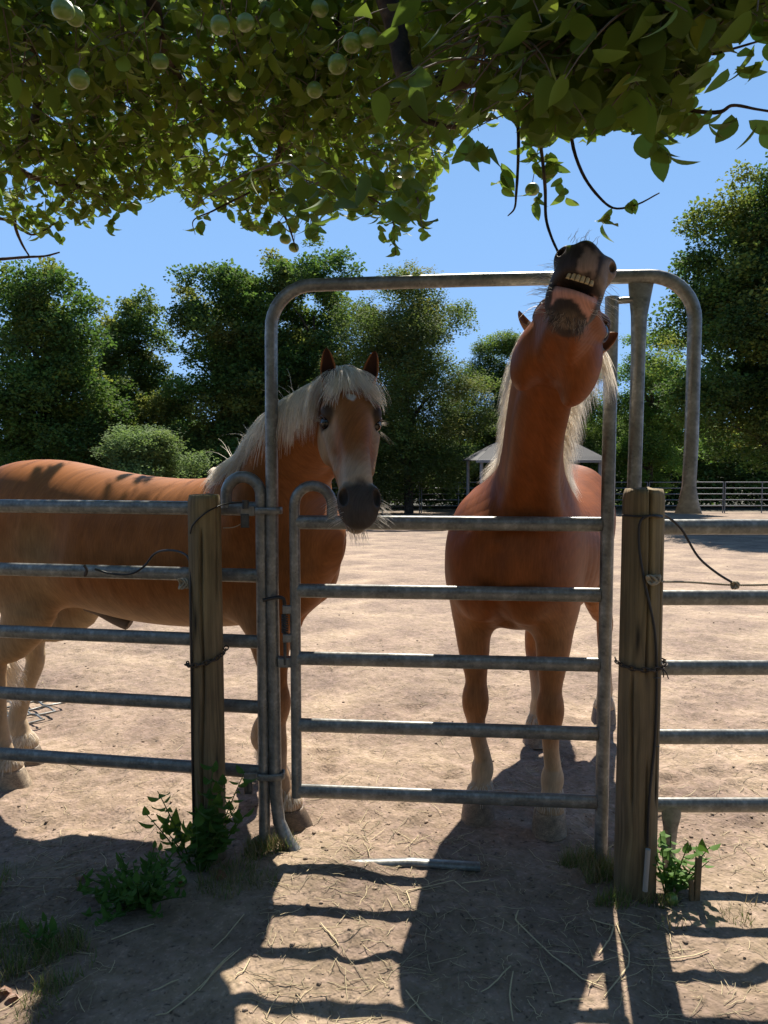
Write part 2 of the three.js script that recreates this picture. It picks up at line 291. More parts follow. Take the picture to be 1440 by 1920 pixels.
// wooden posts: cracked round timber
function woodPost(name, label, x, D, r, h, seed, cracks) {
  const t = thing(name, label, 'post', onGround(x, D)), rs = 120, hs = 90, P = [], U = [], I = [], rn = rng(seed);
  for (let j = 0; j <= hs + 3; j++) for (let i = 0; i <= rs; i++) {
    const v = Math.min(1, j / hs), y = v * (h + 0.1) - 0.1, a = (i % rs) / rs * Math.PI * 2;
    let rad = r * (1 + 0.05 * (1 - v)) * (1 + 0.05 * (fbm(Math.cos(a) * 1.4 + seed, y * 1.3, Math.sin(a) * 1.4) - 0.5) + 0.004 * (vn(Math.cos(a) * 16, y * 2, Math.sin(a) * 16 + seed) - 0.5));
    let yy = y;
    for (const c of cracks) { const ca = c.a + 0.22 * (fbm(y * 3, c.a, seed, 2) - 0.5) + c.s * y, w = c.w * sm(c.y0, c.y0 + 0.08, y) * sm(c.y1, c.y1 - 0.08, y) / r; const d = Math.abs(Math.atan2(Math.sin(a - ca), Math.cos(a - ca))); if (d < w + 0.055 && w > 0) rad -= 0.017 * (1 - d / (w + 0.055)) * Math.min(1, w * r / 0.002); }
    if (v > 0.975) rad *= 1 - 0.10 * ((v - 0.975) / 0.025) ** 2;
    if (j > hs) { rad *= [1, 0.6, 0.25, 0][j - hs]; yy = h + 0.004 * (j - hs > 1 ? 1 : 0) + 0.006 * (vn(Math.cos(a) * rad * 60, Math.sin(a) * rad * 60, seed) - 0.5); }
    P.push(x + Math.sin(a) * rad, onGround(x, D).y + yy, -D + Math.cos(a) * rad); U.push(i / rs * 1.0, yy * 0.55);
  }
  for (let j = 0; j < hs + 3; j++) for (let i = 0; i < rs; i++) { const q = j * (rs + 1) + i; I.push(q, q + 1, q + rs + 1, q + 1, q + rs + 2, q + rs + 1); }
  const g = new THREE.BufferGeometry(); g.setAttribute('position', new THREE.Float32BufferAttribute(P, 3)); g.setAttribute('uv', new THREE.Float32BufferAttribute(U, 2)); g.setIndex(I); g.computeVertexNormals();
  part(t, 'timber', g, M.post); return t;
}
const LPX = -0.632, LPD = 2.70, LPR = 0.057, RPX = 0.842, RPD = 2.49, RPR = 0.0655;
woodPost('wooden_post', 'slim weathered wooden post with a long crack, left of the gate', LPX, LPD, LPR, 1.318, 3, [{ a: -0.15, s: 0.12, w: 0.0045, y0: -0.05, y1: 1.22 }, { a: 0.9, s: 0.1, w: 0.0016, y0: 0.9, y1: 1.4 }, { a: -0.95, s: 0.05, w: 0.0015, y0: 0.2, y1: 0.7 }]);
woodPost('wooden_post', 'thick weathered wooden post right of the gate, black cable running down it', RPX, RPD, RPR, 1.352, 8, [{ a: -0.02, s: 0.02, w: 0.002, y0: 0.72, y1: 1.45 }, { a: -0.62, s: 0.02, w: 0.003, y0: 0.30, y1: 0.78 }, { a: 0.05, s: 0.1, w: 0.0018, y0: 0.16, y1: 0.5 }, { a: 0.75, s: 0.0, w: 0.0014, y0: 0.3, y1: 1.2 }]);

// cables, rope, chains
const onPost = (x, D, r, px, py) => { const p = at(px, py, D - r), dx = clamp((p.x - x) / (r * 1.05), -0.98, 0.98), a = Math.asin(dx); return V(x + Math.sin(a) * (r * 1.03 + 0.005), at(px, py, D - Math.cos(a) * r).y, -D + Math.cos(a) * (r * 1.03 + 0.005)); };
{
  const q = (px, py) => onPost(RPX, RPD, RPR, px, py);
  const pts = [q(1213, 1585), q(1216, 1500), q(1228, 1380), q(1231, 1270), q(1226, 1180), q(1206, 1080), q(1199, 1010), q(1203, 975), q(1216, 967), q(1234, 968), at(1250, 968, 2.52), at(1276, 990, 2.54), at(1310, 1045, 2.56), at(1345, 1075, 2.57), at(1378, 1095, 2.58)];
  const t = thing('cable', 'black insulated cable climbing the thick post and hanging over to the rope', 'cable', pts[0]);
  part(t, 'lead', sweep(curve(pts, 90), 0.0042, 8), M.cable);
  part(t, 'strap', sweep(curve([q(1175, 966), q(1200, 968), q(1225, 966), q(1242, 969)], 16), 0.0035, 6), M.cable);
  for (const y of [1270, 1398]) { const c = q(1230, y); part(t, 'staple', sweep(curve([c.clone().add(V(-0.010, 0, 0.001)), c.clone().add(V(0, 0.002, 0.006)), c.clone().add(V(0.010, 0, 0.001))], 8), 0.0018, 6), M.steelDark); }
}
{
  const a = onPost(RPX, RPD, RPR, 1240, 1090), pts = [a, at(1300, 1092, 2.56), at(1380, 1097, 2.58), at(1470, 1096, 2.6), at(1700, 1096, 2.62)], c = curve(pts, 160), geos = [];
  for (const o of [0, 2.1, 4.2]) geos.push(sweep(c.map((p, i) => p.clone().add(V(0, Math.cos(i * 1.1 + o) * 0.0022, Math.sin(i * 1.1 + o) * 0.0022))), 0.0021, 5));
  const t = thing('fence_rope', 'thin twisted rope tied to the thick post and running off right', 'rope', a);
  part(t, 'strand', mergeGeometries(geos), M.rope);
  const knot = []; for (let k = 0; k < 60; k++) { const u = k / 59 * Math.PI * 2; const b = at(1378, 1097, 2.575); knot.push(V(b.x + 0.010 * Math.cos(3 * u), b.y + 0.011 * Math.sin(4 * u), b.z + 0.009 * Math.sin(5 * u + 1))); }
  part(t, 'knot', sweep(knot, 0.0034, 6), M.rope);
  const kn = []; const b = onPost(RPX, RPD, RPR, 1222, 1086); for (let k = 0; k < 90; k++) { const u = k / 89 * Math.PI * 2; kn.push(V(b.x + 0.017 * Math.cos(3 * u) + 0.008 * Math.sin(u), b.y + 0.013 * Math.sin(4 * u), b.z + 0.008 + 0.009 * Math.sin(5 * u + 1))); }
  part(t, 'knot', sweep(kn, 0.0042, 6), M.rope);
}
function linkGeo(p, dir, up, s) { // an oval chain link
  const x = dir.clone().normalize(), y = up.clone().addScaledVector(x, -up.dot(x)).normalize(), c = [];
  for (let k = 0; k <= 18; k++) { const a = k / 18 * Math.PI * 2; c.push(p.clone().addScaledVector(x, Math.cos(a) * s).addScaledVector(y, Math.sin(a) * s * 0.55)); }
  return sweep(c, s * 0.17, 6, V(0.3, 1, 0.2), false);
}
function chain(label, x, D, r, pts, tail, mat) {
  const t = thing('chain', label, 'chain', pts[0]), cv = new THREE.CatmullRomCurve3(pts), L = cv.getLength(), n = Math.round(L / 0.0205);
  for (let i = 0; i < n; i++) { const u = (i + 0.5) / n, p = cv.getPointAt(u), d = cv.getTangentAt(u), out = V(p.x - x, 0, p.z + D).normalize(); part(t, 'link', linkGeo(p, d, i % 2 ? out : out.clone().cross(d).add(out.clone().multiplyScalar(0.3)), 0.0145), mat); }
  return t;
}
{
  const ring = (x, D, r, y0, y1, a0, a1) => { const c = []; for (let k = 0; k <= 14; k++) { const a = lerp(a0, a1, k / 14); c.push(V(x + Math.sin(a) * (r + 0.012), lerp(y0, y1, k / 14) - 0.012 * Math.sin(k / 14 * Math.PI), -D + Math.cos(a) * (r + 0.012))); } return c; };
  const yl = at(380, 1250, LPD - LPR).y, yr = at(1200, 1250, RPD - RPR).y;
  chain('rusty steel chain slung low round the slim left post', LPX, LPD, LPR, ring(LPX, LPD, LPR, yl - 0.006, yl + 0.055, -1.75, 1.75), 0, M.rusty);
  const t = chain('grey steel chain round the thick right post', RPX, RPD, RPR, ring(RPX, RPD, RPR, yr + 0.004, yr + 0.004, -1.8, 1.8), 0, M.rusty);
  const e = at(1240, 1252, RPD - 0.02);
  for (const [dx, dy] of [[0.012, 0.02], [0.022, -0.035], [0.006, -0.03]]) part(t, 'wire_end', sweep(curve([e, e.clone().add(V(dx * 0.6, dy * 0.4, 0.008)), e.clone().add(V(dx, dy, 0.006))], 6), 0.002, 5), M.cable);
}
{
  const q = (px, py) => onPost(LPX, LPD, LPR, px, py);
  const zR = LP(-0.6) - 0.03;
  const t = thing('cable', 'black cable hanging along the slim left post and over the left rails', 'cable', q(362, 1500));
  part(t, 'lead', sweep(curve([q(363, 1560), q(360, 1400), q(359, 1250), q(357, 1120), at(355, 1050, 2.68), at(340, 1036, 2.72), at(310, 1032, 2.76), at(288, 1040, 2.80), at(270, 1062, 2.81), at(245, 1076, 2.81), at(205, 1075, 2.82), at(178, 1067, 2.825)], 60), 0.0042, 7), M.cable);
  part(t, 'wire', sweep(curve([q(357, 1000), q(362, 985), q(385, 962), q(408, 947), at(425, 945, 2.70), at(462, 941, 2.755)], 40), 0.0026, 6), M.cable);
  part(t, 'wire', sweep(curve([at(418, 990, 2.74), at(440, 988, 2.755), at(462, 976, 2.755)], 16), 0.0018, 5), M.rope);
  part(t, 'tie', sweep(curve([at(158, 1060, 2.80), at(163, 1070, 2.795), at(159, 1080, 2.80), at(163, 1066, 2.80)], 12), 0.005, 6), M.rusty);
  const kn = []; const b = at(345, 1092, 2.70); for (let k = 0; k < 80; k++) { const u = k / 79 * Math.PI * 2; kn.push(V(b.x + 0.017 * Math.cos(3 * u), b.y + 0.017 * Math.sin(4 * u) - 0.004, b.z + 0.01 * Math.sin(5 * u + 1))); }
  part(t, 'knot', sweep(kn, 0.004, 6), M.rope);
}
{ // conduit and stake by the thick post
  const a = onPost(RPX, RPD, RPR, 1206, 1665), b = onPost(RPX, RPD, RPR, 1212, 1588); a.z += 0.01; b.z += 0.008;
  single('conduit_pipe', rod(a, b, 0.0085, 10), new THREE.MeshStandardMaterial({ color: new THREE.Color().setRGB(0.32, 0.29, 0.25), roughness: 0.8 }), 'short grey conduit pipe standing at the foot of the thick post', 'pipe', null, null, a.clone());
  const s = at(1303, 1690, 2.43); s.y = groundY(s.x, s.z);
  const t = thing('wooden_stake', 'short split wooden stake stuck in the soil right of the green weed', 'stake', s);
  part(t, 'slat', moved(chamferBox(0.022, 0.20, 0.012), s.clone().add(V(0.006, 0.045, 0)), 0, 0.3, -0.03), M.stake);
  part(t, 'splinter', moved(chamferBox(0.016, 0.12, 0.01), s.clone().add(V(-0.014, 0.01, 0.004)), 0, 0.2, 0.05), M.stake);
}
/* ---------------------------------------------------------------- far fence, shelter, puddle, wire mesh */
{
  const D = 32, gy = (x) => groundY(x, -D), W = 3.16, made = [];
  const proto = thing('far_fence_panel', '', 'fence panel', V(-17.4, gy(-17.4), -D), 'fence panels along the far side of the paddock');
  const o = proto.position;
  for (let i = 0; i < 5; i++) part(proto, 'rail', rod(V(o.x, o.y + 0.3 + i * 0.245, -D), V(o.x + W - 0.08, o.y + 0.3 + i * 0.245, -D), 0.021, 8), M.farSteel);
  for (const dx of [0.0, W / 2 - 0.04, W - 0.08]) part(proto, 'post', rod(V(o.x + dx, o.y - 0.05, -D), V(o.x + dx, o.y + 1.30, -D), 0.024, 8), M.farSteel);
  for (let i = 0; i < 12; i++) {
    const p = i ? proto.clone() : proto; if (i) { p.name = numbered('far_fence_panel'); scene.add(p); }
    p.position.set(-17.4 + i * W, gy(-17.4 + i * W), -D);
    p.userData = { category: 'fence panel', group: 'fence panels along the far side of the paddock', label: 'grey five rail panel of the far fence, ' + ['leftmost of the row', 'second from the left', 'third from the left', 'fourth from the left', 'fifth from the left', 'sixth from the left', 'sixth from the right', 'fifth from the right', 'fourth from the right', 'third from the right', 'second from the right', 'rightmost of the row'][i] };
  }
}
{
  const D = 26, c = at(1005, 900, D), gy = groundY(c.x, -D), t = thing('hay_shelter', 'small open shelter with corrugated metal roof behind the horse with raised head', 'shelter', V(c.x, gy, -D));
  const E = at(885, 866, D), Rr = at(1127, 860, D), A = at(930, 836, D + 1), B = at(1078, 824, D + 1), z0 = -D + 1.1, z1 = -D - 3.2, zr = -D - 1;
  const ey = (E.y + Rr.y) / 2, ry = (A.y + B.y) / 2, rib = (p, q, r0, s) => { // corrugated slope: ribs run from eave p-q up to ridge r0-s
    const n = 56, m = 4, P = [], I = [];
    for (let j = 0; j <= m; j++) for (let i = 0; i <= n * 4; i++) { const u = i / (n * 4), v = j / m, a = p.clone().lerp(q, u), b = r0.clone().lerp(s, u), x = a.lerp(b, v); P.push(x.x, x.y + 0.022 * Math.sin(u * n * Math.PI * 2), x.z); }
    const w = n * 4 + 1; for (let j = 0; j < m; j++) for (let i = 0; i < n * 4; i++) { const k = j * w + i; I.push(k, k + 1, k + w, k + 1, k + w + 1, k + w); }
    const g = new THREE.BufferGeometry(); g.setAttribute('position', new THREE.Float32BufferAttribute(P, 3)); g.setIndex(I); g.computeVertexNormals(); return g;
  };
  part(t, 'roof', rib(V(E.x, ey, z0), V(Rr.x, ey, z0), V(A.x, ry, zr), V(B.x, ry, zr)), M.roof);
  part(t, 'roof', rib(V(Rr.x, ey, z1), V(E.x, ey, z1), V(B.x, ry, zr), V(A.x, ry, zr)), M.roof);
  part(t, 'roof', rib(V(Rr.x, ey, z0), V(Rr.x, ey, z1), V(B.x, ry, zr), V(B.x, ry, zr - 0.01)), M.roof);
  part(t, 'roof', rib(V(E.x, ey, z1), V(E.x, ey, z0), V(A.x, ry, zr - 0.01), V(A.x, ry, zr)), M.roof);
  part(t, 'fascia', chamferBox(Rr.x - E.x, 0.09, 0.05).translate((E.x + Rr.x) / 2, ey - 0.03, z0 + 0.03), M.farSteel);
  for (const x of [E.x + 0.2, Rr.x - 0.3]) for (const z of [z0 - 0.15, z1 + 0.15]) part(t, 'post', rod(V(x, gy - 0.1, z), V(x, ey, z), 0.06, 8), M.farSteel);
}
{
  const c = at(735, 1000, 21), n = 64, P = [], I = [], y = groundY(c.x, c.z) + 0.05, P2 = [], I2 = [];
  P.push(c.x, y, c.z); for (let i = 0; i < n; i++) { const a = i / n * Math.PI * 2, r = 1 + 0.35 * (fbm(Math.cos(a) * 2 + 5, Math.sin(a) * 2, 3, 3) - 0.5); P.push(c.x + Math.cos(a) * 1.35 * r, y, c.z + Math.sin(a) * 0.75 * r); I.push(0, 1 + (i + 1) % n, 1 + i); }
  const g = new THREE.BufferGeometry(); g.setAttribute('position', new THREE.Float32BufferAttribute(P, 3)); g.setIndex(I); g.computeVertexNormals();
  single('water', g, new THREE.MeshPhysicalMaterial({ color: new THREE.Color().setRGB(0.30, 0.27, 0.24), roughness: 0.08, ior: 1.33 }), 'shallow muddy puddle lying in the far part of the paddock', 'puddle', null, 'structure', c.clone());
  const rim = []; for (let i = 0; i <= n; i++) { const q = i % n; rim.push(V(c.x + (P[3 + q * 3] - c.x) * 1.12, y - 0.01, c.z + (P[5 + q * 3] - c.z) * 1.18)); }
  single('mud', sweep(rim, rim.map((_, i) => [0.22 + 0.14 * vn(i % n * 0.7, 2), 0.04 + 0.06 * vn(i % n * 0.9, 7)]), 8, V(0, 1, 0), false), M.clod, 'dark churned mud round the puddle', 'mud', null, 'structure', c.clone());
}
{ // harrow mat of wavy wire
  const t = thing('harrow_mat', 'rusty wire mesh mat lying on the sand behind the hind legs', 'wire mesh', V(-1.95, groundY(-1.95, -4.1), -4.1)), S = 0.085;
  for (let j = 0; j < 9; j++) {
    const p = []; for (let i = 0; i <= 13; i++) { const x = -2.95 + i * S + (j % 2 ? 0 : 0), z = -4.42 + j * S * 0.9 + ((i + j) % 2 ? S * 0.42 : -S * 0.42), xx = x + 0.02 * (h3(i, j, 3) - 0.5); p.push(V(xx, groundY(xx, z) + 0.03 + 0.02 * vn(i * 0.7, j * 0.8), z)); }
    if (j > 5) p.splice(0, (j - 5) * 2); part(t, 'wire', sweep(curve(p, 60), 0.006, 6), M.steel);
  }
  part(t, 'edge_bar', rod(at(70, 1392, 3.86), at(112, 1388, 3.93), 0.011, 8), M.stake);
}
/* ---------------------------------------------------------------- horses: one implicit surface each */
const smin = (a, b, k) => { const h = Math.max(k - Math.abs(a - b), 0) / k; return Math.min(a, b) - h * h * k * 0.25; };
const smax = (a, b, k) => -smin(-a, -b, k);
// a chain of elliptical sections: nodes [Vector3, across, along]; side = the across direction
function chainPrim(nodes, side, k, sub = 5) {
  const cv = new THREE.CatmullRomCurve3(nodes.map((n) => n[0]), false, 'centripetal'), m = nodes.length - 1, N = m * sub, q = [];
  const cr = (i, t, c) => { const g = (j) => nodes[clamp(j, 0, m)][c], a = g(i - 1), b = g(i), d = g(i + 1), e = g(i + 2); return b + 0.5 * t * (d - a + t * (2 * a - 5 * b + 4 * d - e + t * (3 * (b - d) + e - a))); };
  for (let i = 0; i <= N; i++) { const s = Math.min(m - 1, Math.floor(i / sub)), t = i / sub - s; q.push({ p: cv.getPoint(i / N), a: cr(s, t, 1), b: cr(s, t, 2) }); }
  const seg = [], lo = V(1e9, 1e9, 1e9), hi = V(-1e9, -1e9, -1e9);
  for (let i = 0; i < N; i++) {
    const A = q[i], B = q[i + 1], d = B.p.clone().sub(A.p), L = d.length(), T = d.multiplyScalar(1 / L);
    const T2 = q[Math.min(N, i + 2)].p.clone().sub(q[Math.max(0, i - 1)].p).normalize();
    const S = side.clone().addScaledVector(T2, -side.dot(T2)).normalize(), Nn = V(0, 0, 0).crossVectors(T2, S).normalize();
    seg.push([A.p.x, A.p.y, A.p.z, T.x, T.y, T.z, L, S.x, S.y, S.z, Nn.x, Nn.y, Nn.z, A.a, B.a, A.b, B.b]);
  }
  for (const s of q) { const r = Math.max(s.a, s.b); lo.min(s.p.clone().subScalar(r)); hi.max(s.p.clone().addScalar(r)); }
  return { lo, hi, k, f(x, y, z) {
    let best = 1e9;
    for (const s of seg) {
      const dx = x - s[0], dy = y - s[1], dz = z - s[2]; let t = dx * s[3] + dy * s[4] + dz * s[5];
      const c = t < 0 ? 0 : t > s[6] ? s[6] : t, w = c / s[6], a = s[13] + (s[14] - s[13]) * w, b = s[15] + (s[16] - s[15]) * w, e = t - c;
      const qx = dx - s[3] * c, qy = dy - s[4] * c, qz = dz - s[5] * c, u = (qx * s[7] + qy * s[8] + qz * s[9]) / a, v = (qx * s[10] + qy * s[11] + qz * s[12]) / b, mn = a < b ? a : b, ee = e / mn;
      const d = (Math.sqrt(u * u + v * v + ee * ee) - 1) * mn; if (d < best) best = d;
    }
    return best;
  } };
}
function ellPrim(c, X, Y, Z, r, k, cut) {
  const R = Math.max(...r), mn = Math.min(...r);
  return { lo: c.clone().subScalar(R), hi: c.clone().addScalar(R), k, cut, f(x, y, z) {
    const dx = x - c.x, dy = y - c.y, dz = z - c.z, u = (dx * X.x + dy * X.y + dz * X.z) / r[0], v = (dx * Y.x + dy * Y.y + dz * Y.z) / r[1], w = (dx * Z.x + dy * Z.y + dz * Z.z) / r[2];
    const l = Math.sqrt(u * u + v * v + w * w), g = Math.sqrt((u / r[0]) ** 2 + (v / r[1]) ** 2 + (w / r[2]) ** 2); return g > 1e-6 ? l * (l - 1) / g : -mn;
  } };
}
function makeField(prims) {
  const FAR = 0.14;
  return (x, y, z) => {
    let d = 0.3;
    for (const p of prims) {
      const ex = Math.max(p.lo.x - x, 0, x - p.hi.x), ey = Math.max(p.lo.y - y, 0, y - p.hi.y), ez = Math.max(p.lo.z - z, 0, z - p.hi.z);
      if (ex > FAR || ey > FAR || ez > FAR) continue;
      const v = p.f(x, y, z); d = p.cut ? smax(d, -v, p.k) : smin(d, v, p.k);
    }
    return d;
  };
}
function gradient(F, p, e = 0.004) {
  return V(F(p.x + e, p.y, p.z) - F(p.x - e, p.y, p.z), F(p.x, p.y + e, p.z) - F(p.x, p.y - e, p.z), F(p.x, p.y, p.z + e) - F(p.x, p.y, p.z - e)).multiplyScalar(0.5 / e);
}
function axisOf(lo, hi, h, fl, fh, hf) { const v = []; let x = lo; while (x < hi) { v.push(x); const m = x + 1e-9; x += (m > fl - h && m < fh) ? hf : h; } v.push(x); return v; }
function nets(F, xs, ys, zs) {
  const nx = xs.length, ny = ys.length, nz = zs.length, f = new Float32Array(nx * ny * nz).fill(1), B = 6, id = (i, j, k) => (k * ny + j) * nx + i, act = [];
  for (let k = 0; k < nz; k += B) for (let j = 0; j < ny; j += B) for (let i = 0; i < nx; i += B) {
    const i1 = Math.min(nx - 1, i + B), j1 = Math.min(ny - 1, j + B), k1 = Math.min(nz - 1, k + B);
    const R = 0.5 * Math.hypot(xs[i1] - xs[i], ys[j1] - ys[j], zs[k1] - zs[k]), c = F((xs[i] + xs[i1]) / 2, (ys[j] + ys[j1]) / 2, (zs[k] + zs[k1]) / 2);
    if (Math.abs(c) > R * 1.2 + 0.035) { if (c < 0) for (let c3 = k; c3 <= k1; c3++) for (let b = j; b <= j1; b++) for (let a = i; a <= i1; a++) f[id(a, b, c3)] = -1; continue; }
    act.push([i, j, k, i1, j1, k1]);
  }
  for (const [i, j, k, i1, j1, k1] of act) for (let c = k; c <= k1; c++) for (let b = j; b <= j1; b++) for (let a = i; a <= i1; a++) f[id(a, b, c)] = F(xs[a], ys[b], zs[c]);
  const vid = new Map(), P = [], I = [];
  const vert = (i, j, k) => {
    const key = id(i, j, k); let q = vid.get(key); if (q !== undefined) return q;
    let sx = 0, sy = 0, sz = 0, n = 0;
    const E = (i0, j0, k0, i2, j2, k2) => { const a = f[id(i0, j0, k0)], b = f[id(i2, j2, k2)]; if ((a < 0) !== (b < 0)) { const t = a / (a - b); sx += lerp(xs[i0], xs[i2], t); sy += lerp(ys[j0], ys[j2], t); sz += lerp(zs[k0], zs[k2], t); n++; } };
    for (let a = 0; a < 2; a++) for (let b = 0; b < 2; b++) { E(i, j + a, k + b, i + 1, j + a, k + b); E(i + a, j, k + b, i + a, j + 1, k + b); E(i + a, j + b, k, i + a, j + b, k + 1); }
    q = P.length / 3; vid.set(key, q); n = n || 1; P.push(sx / n, sy / n, sz / n); return q;
  };
  const quad = (a, b, c, d, flip) => flip ? I.push(a, c, b, a, d, c) : I.push(a, b, c, a, c, d);
  for (const [i, j, k, i1, j1, k1] of act) for (let c = Math.max(1, k); c < Math.min(k + B, nz - 1); c++) for (let b = Math.max(1, j); b < Math.min(j + B, ny - 1); b++) for (let a = Math.max(1, i); a < Math.min(i + B, nx - 1); a++) {
    const s = f[id(a, b, c)] < 0;
    if (s !== f[id(a + 1, b, c)] < 0) quad(vert(a, b - 1, c - 1), vert(a, b, c - 1), vert(a, b, c), vert(a, b - 1, c), !s);
    if (s !== f[id(a, b + 1, c)] < 0) quad(vert(a - 1, b, c - 1), vert(a - 1, b, c), vert(a, b, c), vert(a, b, c - 1), !s);
    if (s !== f[id(a, b, c + 1)] < 0) quad(vert(a - 1, b - 1, c), vert(a, b - 1, c), vert(a, b, c), vert(a - 1, b, c), !s);
  }
  const N = new Float32Array(P.length);
  for (let q = 0; q < P.length; q += 3) {
    const p = V(P[q], P[q + 1], P[q + 2]), d = F(p.x, p.y, p.z), g = gradient(F, p, 0.003), l = g.lengthSq();
    if (l > 0.05) p.addScaledVector(g, -clamp(d / l, -0.004, 0.004));
    g.normalize(); P[q] = p.x; P[q + 1] = p.y; P[q + 2] = p.z; N.set([g.x, g.y, g.z], q);
  }
  const g = new THREE.BufferGeometry(); g.setAttribute('position', new THREE.Float32BufferAttribute(P, 3)); g.setAttribute('normal', new THREE.BufferAttribute(N, 3)); g.setIndex(I); return g;
}
const hairH = dataTex(512, (u, v) => { const a = tn(u, v * 0.25 + 0.1, 64, 3, 51), b = tn(u, v, 8, 4, 52); const k = 0.6 * a + 0.4 * b; return [k, k, k]; }, false);
const hairC = dataTex(512, (u, v) => { const a = tn(u, v * 0.25 + 0.1, 64, 3, 53), b = tn(u, v, 6, 5, 54); const k = 0.88 + (a - 0.5) * 0.17 + (b - 0.5) * 0.22; return [k, k, k]; });
M.coat = new THREE.MeshPhysicalMaterial({ vertexColors: true, map: hairC, roughness: 0.5, specularIntensity: 0.22, bumpMap: hairH, bumpScale: 0.0009 });
M.hair = new THREE.MeshPhysicalMaterial({ vertexColors: true, roughness: 0.95, specularIntensity: 0.4, transmission: 0.5, thickness: 0, side: THREE.DoubleSide });
M.eye = new THREE.MeshPhysicalMaterial({ color: new THREE.Color().setRGB(0.008, 0.005, 0.004), roughness: 0.2, clearcoat: 0.25, clearcoatRoughness: 0.1 });
M.hoof = new THREE.MeshStandardMaterial({ vertexColors: true, roughness: 0.6, map: dataTex(256, (u, v) => { const a = tn(u, v, 32, 3, 61), b = tn(u, v, 6, 4, 62); const k = 0.8 + (a - 0.5) * 0.4 + (b - 0.5) * 0.4; return [k, k * 0.97, k * 0.92]; }) });
M.tooth = new THREE.MeshStandardMaterial({ color: new THREE.Color().setRGB(0.46, 0.35, 0.19), roughness: 0.4 });
M.gum = new THREE.MeshStandardMaterial({ color: new THREE.Color().setRGB(0.20, 0.075, 0.06), roughness: 0.4 });

